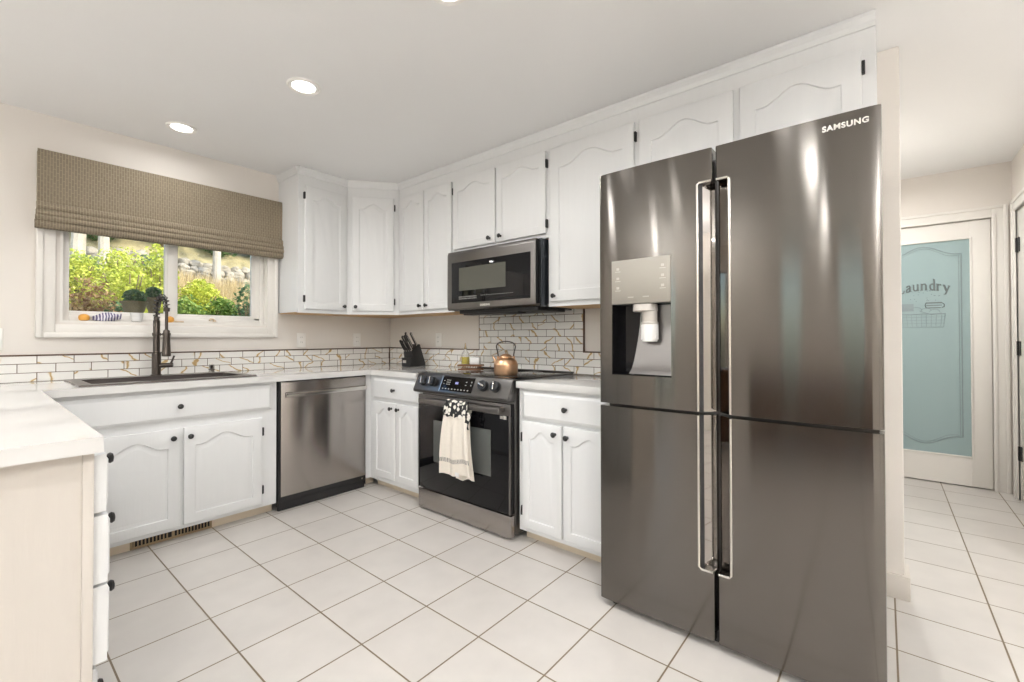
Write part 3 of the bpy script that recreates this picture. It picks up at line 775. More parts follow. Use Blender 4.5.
def right_prof(pocket):
    q = [(RX1, D), (RX1, .010), (RX1 - .0015, .0035), (RX1 - .008, .0010)] + [(RX1 + PK2 - x - .0, bow(x, PK2, RX1 - .010)) for x in [PK2 + .03 + (RX1 - PK2 - .03) * k / 14 for k in range(14)]]
    if pocket: q += [(PK2, 0), (PK2 - .004, .004), (RX0, .045), (RX0, D)]
    else: q += [(RX0 + .004, 0), (RX0, .004), (RX0, D)]
    return q[::-1]
ZS0, ZS1 = .858, .870
DX = (R0 - .893, R0 - .639)  # dispenser x
DZ = (.993, 1.474)
def seg_left(b, z0, z1, pocket, cut=False):
    p = left_prof(None, pocket)
    if not cut: b.prism(p, z0, z1); return
    lp_ = [q for q in p[1:18] if q[0] < DX[0]]; b.prism([(0, D)] + lp_ + [(DX[0], bow(DX[0], .01, PK)), (DX[0], D)], z0, z1)
    b.prism([(DX[1], D), (DX[1], bow(DX[1], .01, PK))] + [q for q in p[4:] if q[0] > DX[1]], z0, z1)
UP0, UP1, LP0, LP1 = ZS1, 1.733, .283, ZS0
b = MB(); seg_left(b, UP0, DZ[0], True); seg_left(b, DZ[0], DZ[1], True, True); seg_left(b, DZ[1], UP1, True); seg_left(b, UP1, 1.856, False)
dul = b.build('upper_door', M['fridge'], t)
b = MB(); b.prism(right_prof(True), UP0, UP1); b.prism(right_prof(False), UP1, 1.856); dur = b.build('upper_door', M['fridge'], t)
b = MB(); b.prism(left_prof(None, True), LP0, LP1); b.prism(left_prof(None, False), .030, LP0); dll = b.build('lower_door', M['fridge'], t)
b = MB(); b.prism(right_prof(True), LP0, LP1); b.prism(right_prof(False), .030, LP0); dlr = b.build('lower_door', M['fridge'], t)
# mirror liners of the handle pockets
def liner(side, z0, z1, par):
    if side == 'l': poly = [(PK + .006, .0045), (LX1, .0435), (LX1, .047), (PK + .006, .008)]
    else: poly = [(PK2 - .006, .0045), (RX0, .0435), (RX0, .047), (PK2 - .006, .008)]
    MB().prism(poly, z0, z1).build('pocket_liner', M['mirror'], par)
    if side == 'l': MB().prism([(PK + .004, .0025), (PK + .016, .0125), (PK + .016, .016), (PK + .004, .006)], z0, z1).build('pocket_gasket', M['blackpl'], par)
liner('l', UP0, UP1, dul); liner('r', UP0, UP1, dur); liner('l', LP0, LP1, dll); liner('r', LP0, LP1, dlr)
def rim(pts, par): MB().tube([(x, .0005, z) for x, z in pts], .0052, 8).build('handle_rim', M['chrome'], par)
rim([(PK, UP0 + .002), (PK, UP1 - .006), (PK + .006, UP1), (LX1 - .002, UP1)], dul)
rim([(PK2, UP0 + .002), (PK2, UP1 - .006), (PK2 - .006, UP1), (RX0 + .002, UP1)], dur)
rim([(PK, LP1 - .002), (PK, LP0 + .010), (PK + .008, LP0), (LX1 - .002, LP0)], dll)
rim([(PK2, LP1 - .002), (PK2, LP0 + .010), (PK2 - .008, LP0), (RX0 + .002, LP0)], dlr)
# dispenser
x0, x1 = DX; ZM = 1.290
b = MB(); b.box(x0 + .001, x1 - .001, -.0062, .030, ZM, DZ[1], .002); b.build('dispenser_panel', M['beigepanel'], dul)
for z in (1.425, 1.385, 1.345):
    for xa in (x0 + .018, x1 - .044):
        b = MB(); b.box(xa, xa + .024, -.0068, -.0055, z, z + .003); b.box(xa + .006, xa + .018, -.0068, -.0055, z + .008, z + .018); b.build('dispenser_button', M['greypl'], dul)
for xa in (x0 + .075, x0 + .14): MB().box(xa, xa + .025, -.0068, -.0055, 1.315, 1.319).build('dispenser_button', M['greypl'], dul)
b = MB(); ax = x0 + .075
b.box(x0, x1, .064, .069, DZ[0], ZM); b.box(x0, x0 + .003, 0.001, .064, DZ[0], ZM); b.box(x0, x1, .001, .064, DZ[0], DZ[0] + .004)
b.box(x0, x1, .03, .064, ZM - .004, ZM)
b.build('dispenser_recess', M['glossblack'], dul)
# sloping steel back of the recess, wider at the foot
b = MB(); b.prism([(x0 + .095, .045), (x1 - .003, .045), (x1 - .003, .063), (x0 + .100, .063)], DZ[0] + .004, ZM - .004)
b = MB()
nn = 14
def slope(u, v):
    z = DZ[0] + .006 + (ZM - .006 - DZ[0] - .006) * v
    xl = x0 + .070 + .035 * v ** .6
    y = .012 + .046 * min(1, v * 1.5) ** .6
    return (xl + (x1 - .003 - xl) * u, y, z)
b.grid(slope, 6, nn); b.grid(lambda u, v: (slope(0, v)[0] - .002 * u, slope(0, v)[1] + (.063 - slope(0, v)[1]) * u, slope(0, v)[2]), 2, nn)
b.build('dispenser_back', M['steelmw'], dul)
cxn = x0 + .155
b = MB(); b.lathe([(.048, ZM - .003), (.050, ZM - .030), (.046, ZM - .033)], (cxn - .02, .030, 0), 24)
b.build('nozzle_collar', M['greypl'], dul)
b = MB(); b.lathe([(.030, ZM - .03), (.030, ZM - .075), (.034, ZM - .078), (.034, ZM - .084), (.031, ZM - .086)], (cxn, .028, 0), 24); b.build('nozzle', M['greypl'], dul)
b = MB()
n = 30; prof = [(.034, ZM - .086), (.033, ZM - .14), (.029, ZM - .156)]
b.lathe(prof, (cxn, .028, 0), 30)
for k in range(14):
    a = 2 * PI * k / 14; b.box(cxn + .033 * math.cos(a) - .0012, cxn + .033 * math.cos(a) + .0012, .028 + .033 * math.sin(a) - .0012, .028 + .033 * math.sin(a) + .0012, ZM - .148, ZM - .088)
b.build('ice_chute', M['china'], dul)
text_mesh('logo', 'SAMSUNG', .024, M['logo'], dur, (R0 - .088, -.0040, 1.8165), bold=.0009, space=1.12)

# ------------------------------------------------------------------ range
Q0 = 2.452; QX = 1.945
t = thing('range', 'black stainless slide-in electric range with glass cooktop and oven', 'range', (QX, Q0, 0), RW)
RWID = .838
b = MB(); b.box(.018, RWID - .004, .035, .61, .03, .900, .002); b.build('body', M['steelmw'], t)
for x, y in ((.05, .06), (RWID - .05, .06), (.05, .55), (RWID - .05, .55)):
    MB().cyl((x, y, 0), .016, 0, .032, n=14).build('foot', M['blackpl'], t)
# cooktop
b = MB(); b.box(-.018, RWID + .018, .022, .628, .9055, .915, .003); b.build('cooktop_frame', M['steelblk'], t)
b = MB(); b.box(-.002, RWID + .002, .040, .606, .914, .9165, .001); b.build('cooktop_glass', M['glossblack'], t)
b = MB(); b.box(-.018, RWID + .018, .606, .632, .9145, .924, .003); b.build('rear_lip', M['steelblk'], t)
for cx_, cy_, r_ in ((.20, .19, .09), (.62, .19, .11), (.20, .46, .075), (.62, .46, .085), (.42, .33, .05)):
    for rr_ in (r_, r_ * .62):
        MB().tube([(cx_ + rr_ * math.cos(2 * PI * k / 40), cy_ + rr_ * math.sin(2 * PI * k / 40), .9164) for k in range(40)], .0008, 4, True).build('burner_ring', M['greypl'], t)
# sloped control panel
pt = [(.042, .914), (.018, .912), (-.032, .806), (-.030, .792), (-.016, .786), (.040, .790)]
b = MB(); b.prism(pt, .000, RWID - .004, 'yz', .002); cp = b.build('control_panel', M['steelblk'], t)
ndir = Vector((0, -(.912 - .806), .050)).normalized()     # outward normal of the slope (y,z)
up = Vector((0, .050, .106)).normalized()
def on_panel(x, s, off=0):
    p = Vector((x, -.032, .806)) + up * s + Vector((0, ndir.y, ndir.z)) * off
    return p
sl = math.hypot(.05, .106)
def slab(b, x0, x1, s0, s1, th, o0=0):
    v = [on_panel(x, s, o) for o in (o0, th) for (x, s) in ((x0, s0), (x1, s0), (x1, s1), (x0, s1))]
    b._add([tuple(q) for q in v], [(3, 2, 1, 0), (4, 5, 6, 7), (0, 1, 5, 4), (1, 2, 6, 5), (2, 3, 7, 6), (3, 0, 4, 7)])
b = MB(); slab(b, .262, .545, .012, sl - .010, .0012); b.build('display_glass', M['glossblack'], cp)
b = MB(); slab(b, .254, .260, .006, sl - .006, .0015); b.build('display_edge', M['bright'], cp)
b = MB()
for k in range(9): slab(b, .280 + k * .028, .291 + k * .028, .022, .029, .002, .0012)
for k in range(3):
    for j in range(3): slab(b, .305 + k * .013, .313 + k * .013, .052 + j * .014, .058 + j * .014, .002, .0012)
for j in range(2): slab(b, .278, .287, .055 + j * .02, .060 + j * .02, .002, .0012); slab(b, .475, .486, .055 + j * .02, .060 + j * .02, .002, .0012); slab(b, .520, .528, .055 + j * .02, .064 + j * .02, .002, .0012)
b.build('touch_keys', M['marks'], cp)
b = MB(); slab(b, .385, .412, .060, .074, .002, .0012); b.build('clock_display', M['markblue'], cp)
for kx, an in ((.085, .3), (.170, .2), (.632, 1.25), (.727, .25)):
    p = on_panel(kx, sl * .54)
    Mx = Matrix.Translation(p) @ Vector((0, 0, 1)).rotation_difference(Vector((0, ndir.y, ndir.z))).to_matrix().to_4x4()
    b = MB(); b.lathe([(.033, 0), (.033, .003), (.029, .005), (.029, .026), (.026, .029), (.002, .029)], n=26); b.rot(Mx)
    kb = b.build('knob', M['blackpl'], cp)
    b = MB(); b.box(-.005, .005, -.025, .025, .028, .036, .002); b.rot(Mx @ Matrix.Rotation(an, 4, 'Z')); b.build('knob_grip', M['bright'], kb)
    b = MB(); b.tube([(.0285 * math.cos(2 * PI * k / 28), .0285 * math.sin(2 * PI * k / 28), .026) for k in range(28)], .0022, 6, True); b.rot(Mx); b.build('knob_ring', M['knob'], kb)
# oven door
dz0, dz1, da, db_ = .150, .772, .020, RWID - .008
b = MB(); b.box(da, db_, .000, .036, dz0, dz1, .003); od = b.build('oven_door', M['glossblack'], t)
b = MB(); b.box(da, db_, -.003, .010, dz1 - .066, dz1, .003); b.box(da, da + .004, -.002, .01, dz0, dz1 - .066); b.box(db_ - .012, db_, -.003, .01, dz0, dz1 - .066, .002)
b.build('door_rail', M['steelmw'], od)
MB().box(.172, .680, -.0015, .002, .340, .612, .001).build('oven_window', M['greyglass'], od)
b = MB(); b.box(db_ - .052, db_ - .030, -.002, .0, .684, .704); b.build('sticker', M['logo'], od)
b = MB(); b.box(db_ - .078, db_ - .056, -.002, .0, .686, .702); b.build('badge', M['greypl'], od)
b = MB(); b.box(.085, RWID - .050, -.058, -.042, .722, .757, .005)
for x in (.100, RWID - .065): b.box(x - .012, x + .012, -.046, .0, .727, .752, .003)
hd = b.build('handle', M['steelmw'], od)
b = MB(); b.box(.020, RWID - .006, -.002, .036, .018, .142, .004); b.build('storage_drawer', M['steel'], t)

# kitchen towel gathered over the oven handle
tw = thing('kitchen_towel', 'cream hanging towel with floral top band on the oven handle', 'towel', (QX, 2.052, 0), RW)
def fold(u, v, amp, ph):
    return amp * (math.sin(u * 15 + ph) + .5 * math.sin(u * 27 + 1.3 + ph)) * (1 - .55 * v)
def cloth(zt, zb, wt, wb, xc0, xc1, yb, amp, ph, skew=0):
    def f(u, v):
        w_ = wt + (wb - wt) * (v ** .75)
        xc = xc0 + (xc1 - xc0) * v
        z = zt + (zb - zt) * v + skew * (u - .5) * v + .006 * math.sin(u * 9 + ph) * v
        return (xc + (u - .5) * w_, yb - fold(u, v, amp, ph) - .010 * math.sin(PI * v), z)
    return f
def solid(b, f, nu, nv, th):
    b.grid(f, nu, nv); bm = b.bm; bmesh.ops.recalc_face_normals(bm, faces=bm.faces[:])
    r = bmesh.ops.solidify(bm, geom=bm.faces[:], thickness=th); return b
yb = -.070
f_front = cloth(.690, .318, .185, .272, .054, .046, yb, .008, .4, .025)
stripe_v = (.73, .80)
def sub(f, v0, v1): return lambda u, v: f(u, v0 + (v1 - v0) * v)
solid(MB(), sub(f_front, 0, stripe_v[0]), 44, 22, .003).build('towel_front', M['cream'], tw, 60)
solid(MB(), sub(f_front, stripe_v[0], stripe_v[1]), 44, 5, .003).build('woven_stripe', M['stripe'], tw, 60)
solid(MB(), sub(f_front, stripe_v[1], 1), 44, 7, .003).build('towel_hem', M['cream'], tw, 60)
f_back = cloth(.690, .298, .150, .150, .070, .112, yb + .024, .005, 1.7, .02)
solid(MB(), f_back, 36, 26, .003).build('towel_back', M['cream'], tw, 60)
MB().box(.070, .105, yb - .020, yb - .0185, .322, .346).build('care_label', M['china'], tw)
def band(u, v):
    # wraps over the handle: front face up, over the top, down behind
    path = [(-.080, .672), (-.076, .70), (-.070, .74), (-.064, .763), (-.050, .768), (-.038, .760), (-.034, .72), (-.038, .690)]
    s = v * (len(path) - 1); i = min(int(s), len(path) - 2); q = s - i
    y = path[i][0] * (1 - q) + path[i + 1][0] * q; z = path[i][1] * (1 - q) + path[i + 1][1] * q
    return (.056 + (u - .5) * (.215 - .02 * math.sin(PI * v)), y - .003 * math.sin(u * 40), z + .004 * math.sin(u * 23))
solid(MB(), band, 40, 24, .003).build('printed_band', M['flower'], tw, 60)
b = MB(); solid(b, lambda u, v: (.150 + .030 * u + .008 * math.sin(v * 6), yb - .006 * math.sin(u * 6 + v * 3) - .004, .725 - .115 * v - .03 * u * (1 - v)), 8, 12, .003); b.build('printed_tie', M['flower'], tw, 60)

# ------------------------------------------------------------------ microwave
M0 = 2.424; MX = 2.200
t = thing('microwave', 'dark stainless over-the-range microwave above the cooktop', 'microwave', (MX, M0, 0), RW)
mw = M0 - 1.632
b = MB(); b.box(.006, mw + .010, .045, XW - MX, 1.345, 1.768, .003); b.build('case', M['knob'], t)
pf = [(.045, 1.350), (.010, 1.345), (-.002, 1.356), (-.004, 1.390), (-.002, 1.740), (.004, 1.762), (.045, 1.764)]
b = MB(); b.prism(pf, 0, mw, 'yz', .002); dr = b.build('door', M['steelmw'], t)
b = MB(); b.box(.048, mw - .038, -.0065, .0, 1.395, 1.682, .001); gl = b.build('door_glass', M['glossblack'], dr)
MB().box(.125, .555, -.0075, -.005, 1.480, 1.640).build('door_window', M['mwglass'], dr)
b = MB(); rng = random.Random(5)
for k in range(14):
    b.box(.125 + k * .0125, .131 + k * .0125, -.0078, -.006, 1.432, 1.440); b.box(.125 + k * .0125, .132 + k * .0125, -.0078, -.006, 1.420, 1.426)
for k in range(18):
    b.box(.335 + k * .016, .343 + k * .016, -.0078, -.006, 1.436, 1.439)
b.build('touch_keys', M['marks'], dr)
b = MB(); b.box(mw + .0005, mw + .006, .002, .045, 1.36, 1.755); b.build('door_edge', M['glossblack'], dr)
text_mesh('logo', 'SAMSUNG', .018, M['logo'], dr, (mw * .47, -.0050, 1.372), bold=.0012, space=1.1)
b = MB(); b.box(.070, mw - .02, .050, .36, 1.322, 1.346, .004); b.box(.10, .60, .060, .15, 1.312, 1.323, .003); b.build('vent_grille', M['blackpl'], t)
b = MB(); b.prism([(.02, 1.345), (XW - MX - .005, 1.345), (XW - MX - .005, 1.336)], .02, mw, 'yz'); b.build('underside', M['knob'], t)

# ------------------------------------------------------------------ roman shade
t = thing('roman_shade', 'brown woven roman shade half raised over the kitchen window', 'window shade', (.235, YW - .03, 0))
SW = 1.568 - .235
MB().box(.004, SW - .004, -.030, .0, 2.15, 2.205, .003).build('head_rail', M['shade'], t)
def flat(u, v):
    z = 2.222 - (2.222 - 1.890) * v
    return (SW * u, -.036 - .003 * math.sin(v * PI * 2.0) - .004 * (v > .5) * math.sin((v - .5) * 2 * PI), z)
b = MB(); solid(b, flat, 20, 24, .003); b.build('flat_panel', M['shade'], t, 60)
b = MB(); b.box(0, .003, -.036, 0, 1.91, 2.21); b.box(SW - .003, SW, -.036, 0, 1.91, 2.21); b.build('side_return', M['shade'], t)
for i, (zt, zb, yo) in enumerate([(1.925, 1.868, .052), (1.880, 1.838, .062), (1.850, 1.810, .066), (1.822, 1.775, .058)]):
    pts = []
    h = zt - zb
    for k in range(13):
        a = PI / 2 + PI * k / 12 * 1.0
        pts.append((-yo + .020 + .024 * math.cos(a) * 1.0, zb + h / 2 + h / 2 * math.sin(a)))
    pts += [(-.012, zb), (-.012, zt)]
    b = MB(); b.prism(pts, -.002 - .002 * i, SW + .012 + .002 * i, 'yz', 0); b.build('fold', M['shade'], t, 40)

# ------------------------------------------------------------------ sink, faucet, dispenser
t = thing('kitchen_sink', 'dark bronze drop-in sink set into the countertop under the window', 'sink', (0, 0, 0))
b = MB(); ox0, ox1, oy0, oy1 = .350, 1.180, 3.110, 3.655
ix0, ix1, iy0, iy1 = .405, 1.125, 3.175, 3.535
z0, z1 = CT + .0005, CT + .008
for (a, c, d, e) in ((ox0, ix0, oy0, oy1), (ix1, ox1, oy0, oy1), (ix0, ix1, oy0, iy0), (ix0, ix1, iy1, oy1)): b.box(a, c, d, e, z0, z1)
bmesh.ops.remove_doubles(b.bm, verts=b.bm.verts[:], dist=1e-5)
b.build('rim', M['sink'], t)
b = MB(); q = .004
b.box(ix0 - q, ix0, iy0 - q, iy1 + q, .69, z0 + .002); b.box(ix1, ix1 + q, iy0 - q, iy1 + q, .69, z0 + .002); b.box(ix0, ix1, iy0 - q, iy0, .69, z0 + .002); b.box(ix0, ix1, iy1, iy1 + q, .69, z0 + .002)
b.box(ix0 - q, ix1 + q, iy0 - q, iy1 + q, .686, .69); b.build('basin', M['sink'], t)
MB().lathe([(.045, .690), (.045, .692), (.035, .6925), (.01, .6915)], (.76, 3.36, 0)).build('drain', M['bright'], t)

fx, fy, fz = .762, 3.585, CT + .0085
t = thing('kitchen_faucet', 'tall bronze spring-neck faucet behind the sink', 'faucet', (fx, fy, fz))
b = MB(); b.lathe([(.030, 0), (.030, .005), (.024, .008), (.024, .145), (.0185, .150), (.0185, .350), (.0150, .353), (.0150, .375)], n=26); b.build('column', M['bronze'], t)
# arch path
dirv = Vector((.25, -.97, 0)).normalized()
arch = []
for k in range(25):
    a = PI * k / 24
    arch.append((dirv * (.055 - .055 * math.cos(a))) + Vector((0, 0, .430 + .070 * math.sin(a))))
path = [Vector((0, 0, .36 + .013 * k)) for k in range(5)] + arch + [dirv * .110 + Vector((0, 0, z)) for z in (.425, .415)]
b = MB(); b.tube(path, .0065, 10); b.build('hose', M['blackpl'], t)
# helical spring round the hose
cum = [0]
for p, q2 in zip(path, path[1:]): cum.append(cum[-1] + (q2 - p).length)
def along(s):
    for i in range(len(path) - 1):
        if s <= cum[i + 1] or i == len(path) - 2:
            f_ = (s - cum[i]) / max(1e-6, cum[i + 1] - cum[i]); return path[i].lerp(path[i + 1], f_), (path[i + 1] - path[i]).normalized()
turns = 12; hp = []; side = dirv.cross(Vector((0, 0, 1))).normalized()
for k in range(turns * 12 + 1):
    s = cum[-1] * k / (turns * 12); p, tn = along(s); nrm = tn.cross(side).normalized(); a = 2 * PI * k / 12
    hp.append(p + (side * math.cos(a) + nrm * math.sin(a)) * .0155)
b = MB(); b.tube(hp, .0036, 5); b.build('spring', M['bronze'], t)
b = MB(); e_ = dirv * .110
b.lathe([(.014, .405), (.017, .408), (.017, .425), (.012, .43)], (e_.x, e_.y, 0), 18); b.lathe([(.0085, .28), (.0085, .41)], (e_.x, e_.y, 0), 14); b.build('hose_end', M['bronze'], t)
b = MB(); b.lathe([(.012, .290), (.017, .284), (.019, .262), (.019, .240), (.0195, .215), (.024, .135), (.024, .125), (.018, .122)], (e_.x, e_.y, 0), 22); b.build('spray_head', M['bronze'], t)
b = MB(); b.tube([dirv * .015 + Vector((0, 0, .262)), dirv * .092 + Vector((0, 0, .262))], .005, 8); b.lathe([(.0215, .252), (.0235, .254), (.0235, .270), (.0215, .272)], (0, 0, 0), 20); b.lathe([(.022, .254), (.022, .270)], (e_.x, e_.y, 0), 20); b.build('holder_arm', M['bronze'], t)
b = MB(); b.tube([(.015, -.010, .062), (.080, -.035, .064)], .015, 16); b.tube([(.066, -.030, .066), (.074, -.032, .088), (.086, -.034, .124)], [.007, .006, .0055], 10); b.build('lever_handle', M['bronze'], t)

t = thing('air_gap_cap', 'short metal air gap cap behind the sink right of the faucet', 'air gap cap', (1.075, 3.605, CT + .0085))
MB().lathe([(.021, 0), (.021, .004), (.017, .006), (.017, .040), (.0185, .044), (.0185, .052), (.012, .056)], n=20).build('cap', M['bright'], t)
MB().lathe([(.0190, .016), (.0190, .022)], n=20).build('ring', M['bronze'], t)

# ------------------------------------------------------------------ things on the counter and cooktop
# knife block
kx, ky = 2.430, 3.135
KR = math.radians(-84)
KS = .86
t = thing('knife_block', 'black slanted knife block on the corner of the countertop', 'knife block', (kx, ky, CT + .0005), KR)
# local: x right, y back; front low, tall slanting back
b = MB(); b.box(-.062, .062, -.075, .010, 0, .088, .003); b.build('front_step', M['blackpl'], t); t.scale = (KS, KS, KS)
poly = [(-.040, .0), (.125, 0), (.125, .020), (.020, .235), (-.050, .160), (-.062, .088)]
poly = [(-.030, 0), (.130, 0), (.130, .03), (.052, .222), (-.052, .150)]
b = MB(); b.prism(poly, -.062, .062, 'yz', .003); b.build('block', M['blackpl'], t)
MB().box(-.045, .0, -.0765, -.0745, .036, .062).build('label_plate', M['logo'], t)
# knives stand in the slots, each a thing of its own
Kw = Matrix.Translation((kx, ky, CT)) @ Matrix.Rotation(KR, 4, 'Z') @ Matrix.Scale(KS, 4)
def knife(lx, lv, length, label_i):
    a = Vector((0, .104, .072)).normalized()     # along the slotted face
    base = Vector((lx, -.052, .150)) + a * lv
    nrm = Vector((0, -.55, .835)).normalized()
    base = base + nrm * .001
    k = thing('kitchen_knife', 'black handled knife with steel rivets standing in the black knife block', 'knife', Kw @ base, 0, 'knives in the knife block')
    k.rotation_euler = (Matrix.Rotation(KR, 3, 'Z') @ Vector((0, 0, 1)).rotation_difference(nrm).to_matrix()).to_euler()
    return k
ko = []
spots = [(-.045, .010, .105), (-.015, .008, .100), (.018, .010, .100), (.045, .012, .095), (-.045, .055, .12), (-.012, .058, .125), (.020, .055, .12), (.046, .095, .13), (-.030, .098, .13)]
for i, (lx, lv, ln_) in enumerate(spots):
    k = knife(lx, lv, ln_, i)
    if i == 0:
        b = MB(); b.prism([(-.008, .012), (.008, .012), (.009, .05), (.007, .085), (.011, .108), (.004, .115), (-.008, .108), (-.010, .05)], -.0055, .0055, 'yz', .002)
        b.build('handle', M['blackpl'], k); k.scale = (KS * 1.35, KS * 1.25, KS * 1.12); kb = MB(); kb.box(-.004, .004, -.009, .009, 0, .013, .001); kb.build('bolster', M['bright'], k)
        kb = MB(); kb.box(-.0064, .0064, -.0035, .0035, .014, .108); kb.build('tang_strip', M['bright'], k); proto = k
    else:
        for ch in proto.children:
            c = ch.copy(); COL.objects.link(c); c.parent = k
        s_ = ln_ / .105; k.scale = (KS * 1.35, KS * 1.25, KS * s_ * 1.12)

# copper kettle
t = thing('tea_kettle', 'shiny copper tea kettle with arched handle on the cooktop', 'kettle', (2.115, 1.800, .9170))
k_ = 1.0
prof = [(.062, 0), (.070, .004), (.0735, .014), (.0745, .060), (.0755, .066), (.0755, .070), (.073, .074), (.066, .092), (.052, .104), (.040, .109), (.040, .112)]
b = MB(); b.lathe(prof, n=40); b.build('body', M['copper'], t)
b = MB(); b.lathe([(.040, .1115), (.041, .114), (.036, .122), (.022, .131), (.008, .134), (.004, .135)], n=30); ld = b.build('lid', M['copper'], t)
b = MB(); b.lathe([(.004, .135), (.004, .141), (.009, .146), (.010, .152), (.006, .158), (.001, .159)], n=18); b.build('lid_knob', M['brass'], ld)
vx = Vector((-.66, .75, 0)).normalized()     # towards picture left
sx = Vector((.10, .995, 0)).normalized()
b = MB(); b.tube([sx * .066 + Vector((0, 0, .050)), sx * .088 + Vector((0, 0, .070)), sx * .100 + Vector((0, 0, .094)), sx * .120 + Vector((0, 0, .112))], [.015, .011, .008, .006], 12); b.build('spout', M['copper'], t)
pts = []
for k in range(25):
    a = PI * (k / 24); s_ = 1.0 + .22 * math.sin(a * 1.0) ** .5
    pts.append(vx * (.052 * math.cos(a) * (1 + .55 * math.sin(a))) + Vector((0, 0, .150 + .060 * math.sin(a) ** .8)))
pts = [vx * .050 + Vector((0, 0, .100)), vx * .048 + Vector((0, 0, .125))] + pts + [-vx * .048 + Vector((0, 0, .125)), -vx * .050 + Vector((0, 0, .100))]
b = MB(); b.tube(pts, .0042, 8); b.build('handle', M['bronze'], t)
b = MB(); b.box(-.006, .006, -.006, .006, 0, .026, .002)
for s_ in (1, -1):
    p = vx * .050 * s_; MB().cyl((p.x, p.y, 0), .0068, .092, .120, n=10).build('handle_lug', M['copper'], t)

# wooden tray with oil bottle and salt cellar
tx, ty = 2.300, 2.290
tr = math.radians(-62)
t = thing('wooden_tray', 'small dark wooden riser tray on the cooktop left of the kettle', 'tray', (tx, ty, .9175), tr)
b = MB(); b.box(-.088, .088, -.045, .045, .028, .042, .002); b.build('top_board', M['rustwood'], t)
for sy in (-1, 1):
    b = MB(); b.box(-.085, .085, sy * .036 - .005, sy * .036 + .005, 0, .013, .001); b.build('foot_rail', M['rustwood'], t)
b = MB()
for x in (-.055, -.020, .020, .055): b.tube([(x, -.036, .007), (x + .012, -.036, .033)], .004, 6); b.tube([(x, .036, .007), (x + .012, .036, .033)], .004, 6)
b.build('twig_lattice', M['rustwood'], t)
TM = Matrix.Translation((tx, ty, .9175)) @ Matrix.Rotation(tr, 4, 'Z')
p = TM @ Vector((-.040, 0, .0425))
t = thing('oil_bottle', 'clear glass cruet half full of yellow oil on the wooden tray', 'bottle', p)
MB().lathe([(.028, 0), (.030, .004), (.030, .066), (.025, .082), (.013, .098), (.010, .112), (.012, .116)], n=24).build('glass_bottle', M['clear'], t)
MB().lathe([(.0265, .003), (.0275, .006), (.0275, .052)], n=24).build('oil', M['oil'], t)
MB().lathe([(.0095, .108), (.0095, .122), (.007, .126), (.004, .150), (.003, .152)], n=16).build('pour_spout', M['brass'], t)
p = TM @ Vector((.034, 0, .0425))
t = thing('salt_cellar', 'pale square salt cellar beside the oil cruet on the wooden tray', 'jar', p, tr)
MB().box(-.034, .034, -.026, .026, 0, .052, .004).build('cellar_box', M['china'], t)
MB().box(-.036, .036, -.028, .028, .0525, .060, .003).build('lid', M['bright'], t)

# ------------------------------------------------------------------ window sill things
SZ = WZ0 + .0125
t = thing('sponge', 'round orange scrubber at the left end of the window sill', 'scrubber', (.441, YW - .014 + .03, SZ))
MB().lathe([(.012, 0), (.022, .004), (.0265, .016), (.0245, .030), (.014, .039), (.003, .041)], n=22).build('scrub_pad', M['orange'], t)
t = thing('dish_cloth', 'rumpled purple and white striped cloth on the window sill', 'cloth', (.545, YW + .016, SZ))
rng = random.Random(11)
b = MB()
def cl(u, v):
    x = -.068 + .136 * u; a = 2 * PI * v
    r1 = (.010 + .014 * math.sin(PI * min(1, u * 1.1)) + .006 * u) * (1 + .25 * math.sin(a * 3 + u * 7)); 
    return (x, r1 * .8 * math.cos(a), max(.001, .020 + .020 * (u - .3) * u + r1 * math.sin(a)))
b.grid(cl, 20, 18); bmesh.ops.remove_doubles(b.bm, verts=b.bm.verts[:], dist=1e-4); bmesh.ops.holes_fill(b.bm, edges=b.bm.edges[:], sides=40)
tag(b.build('cloth_roll', M['purple'], t, 60))
t = thing('white_cup', 'small white cup on the window sill behind the faucet', 'cup', (.690, YW + .010, SZ))
MB().lathe([(.022, 0), (.026, .002), (.033, .050), (.034, .056), (.031, .056), (.024, .006), (.004, .005)], n=26).build('cup_wall', M['china'], t)
t = thing('sponge', 'orange scrubber with a stubby beige handle on the sill right of the faucet', 'scrubber', (.866, YW + .014, SZ))
MB().lathe([(.010, 0), (.020, .004), (.024, .018), (.020, .034), (.004, .042)], n=20).build('scrub_pad', M['orange'], t)
MB().tube([(.018, -.004, .008), (.050, -.008, .007), (.075, -.008, .007)], [.007, .005, .006], 8).build('handle', M['beige'], t)
t = thing('window_crank', 'small curled beige crank handle at the foot of the right window pane', 'window crank', (1.135, YW + .030, SZ + .012))
MB().lathe([(.010, 0), (.011, .004), (.008, .012)], n=14).build('spindle', M['beige'], t)
MB().tube([(0, 0, .010), (-.012, -.004, .020), (-.026, -.008, .020), (-.036, -.010, .008)], [.006, .005, .005, .006], 8).build('crank_arm', M['beige'], t)

# ------------------------------------------------------------------ outlets
def outlet(loc, rz, label, kind='outlet'):
    t = thing('wall_outlet' if kind == 'outlet' else 'light_switch', label, 'outlet' if kind == 'outlet' else 'light switch', loc, rz)
    MB().box(-.036, .036, -.006, 0, -.059, .059, .002).build('cover_plate', M['plate'], t)
    if kind == 'outlet':
        for z in (-.020, .020):
            o = MB().lathe([(.017, -.008), (.017, -.005)], (0, 0, z), 20, 'y').build('socket', M['plate'], t)
            b = MB(); b.box(-.008, -.006, -.0085, -.007, z, z + .008); b.box(.006, .008, -.0085, -.007, z, z + .008); b.build('slots', M['dark'], o)
    else:
        MB().box(-.016, .016, -.009, -.005, -.033, .033, .002).build('rocker', M['plate'], t)
outlet((1.752, YW, 1.133), 0, 'white wall outlet beside the window, above the dishwasher')
outlet((2.262, YW, 1.133), 0, 'white wall outlet near the corner, left of the knife block')
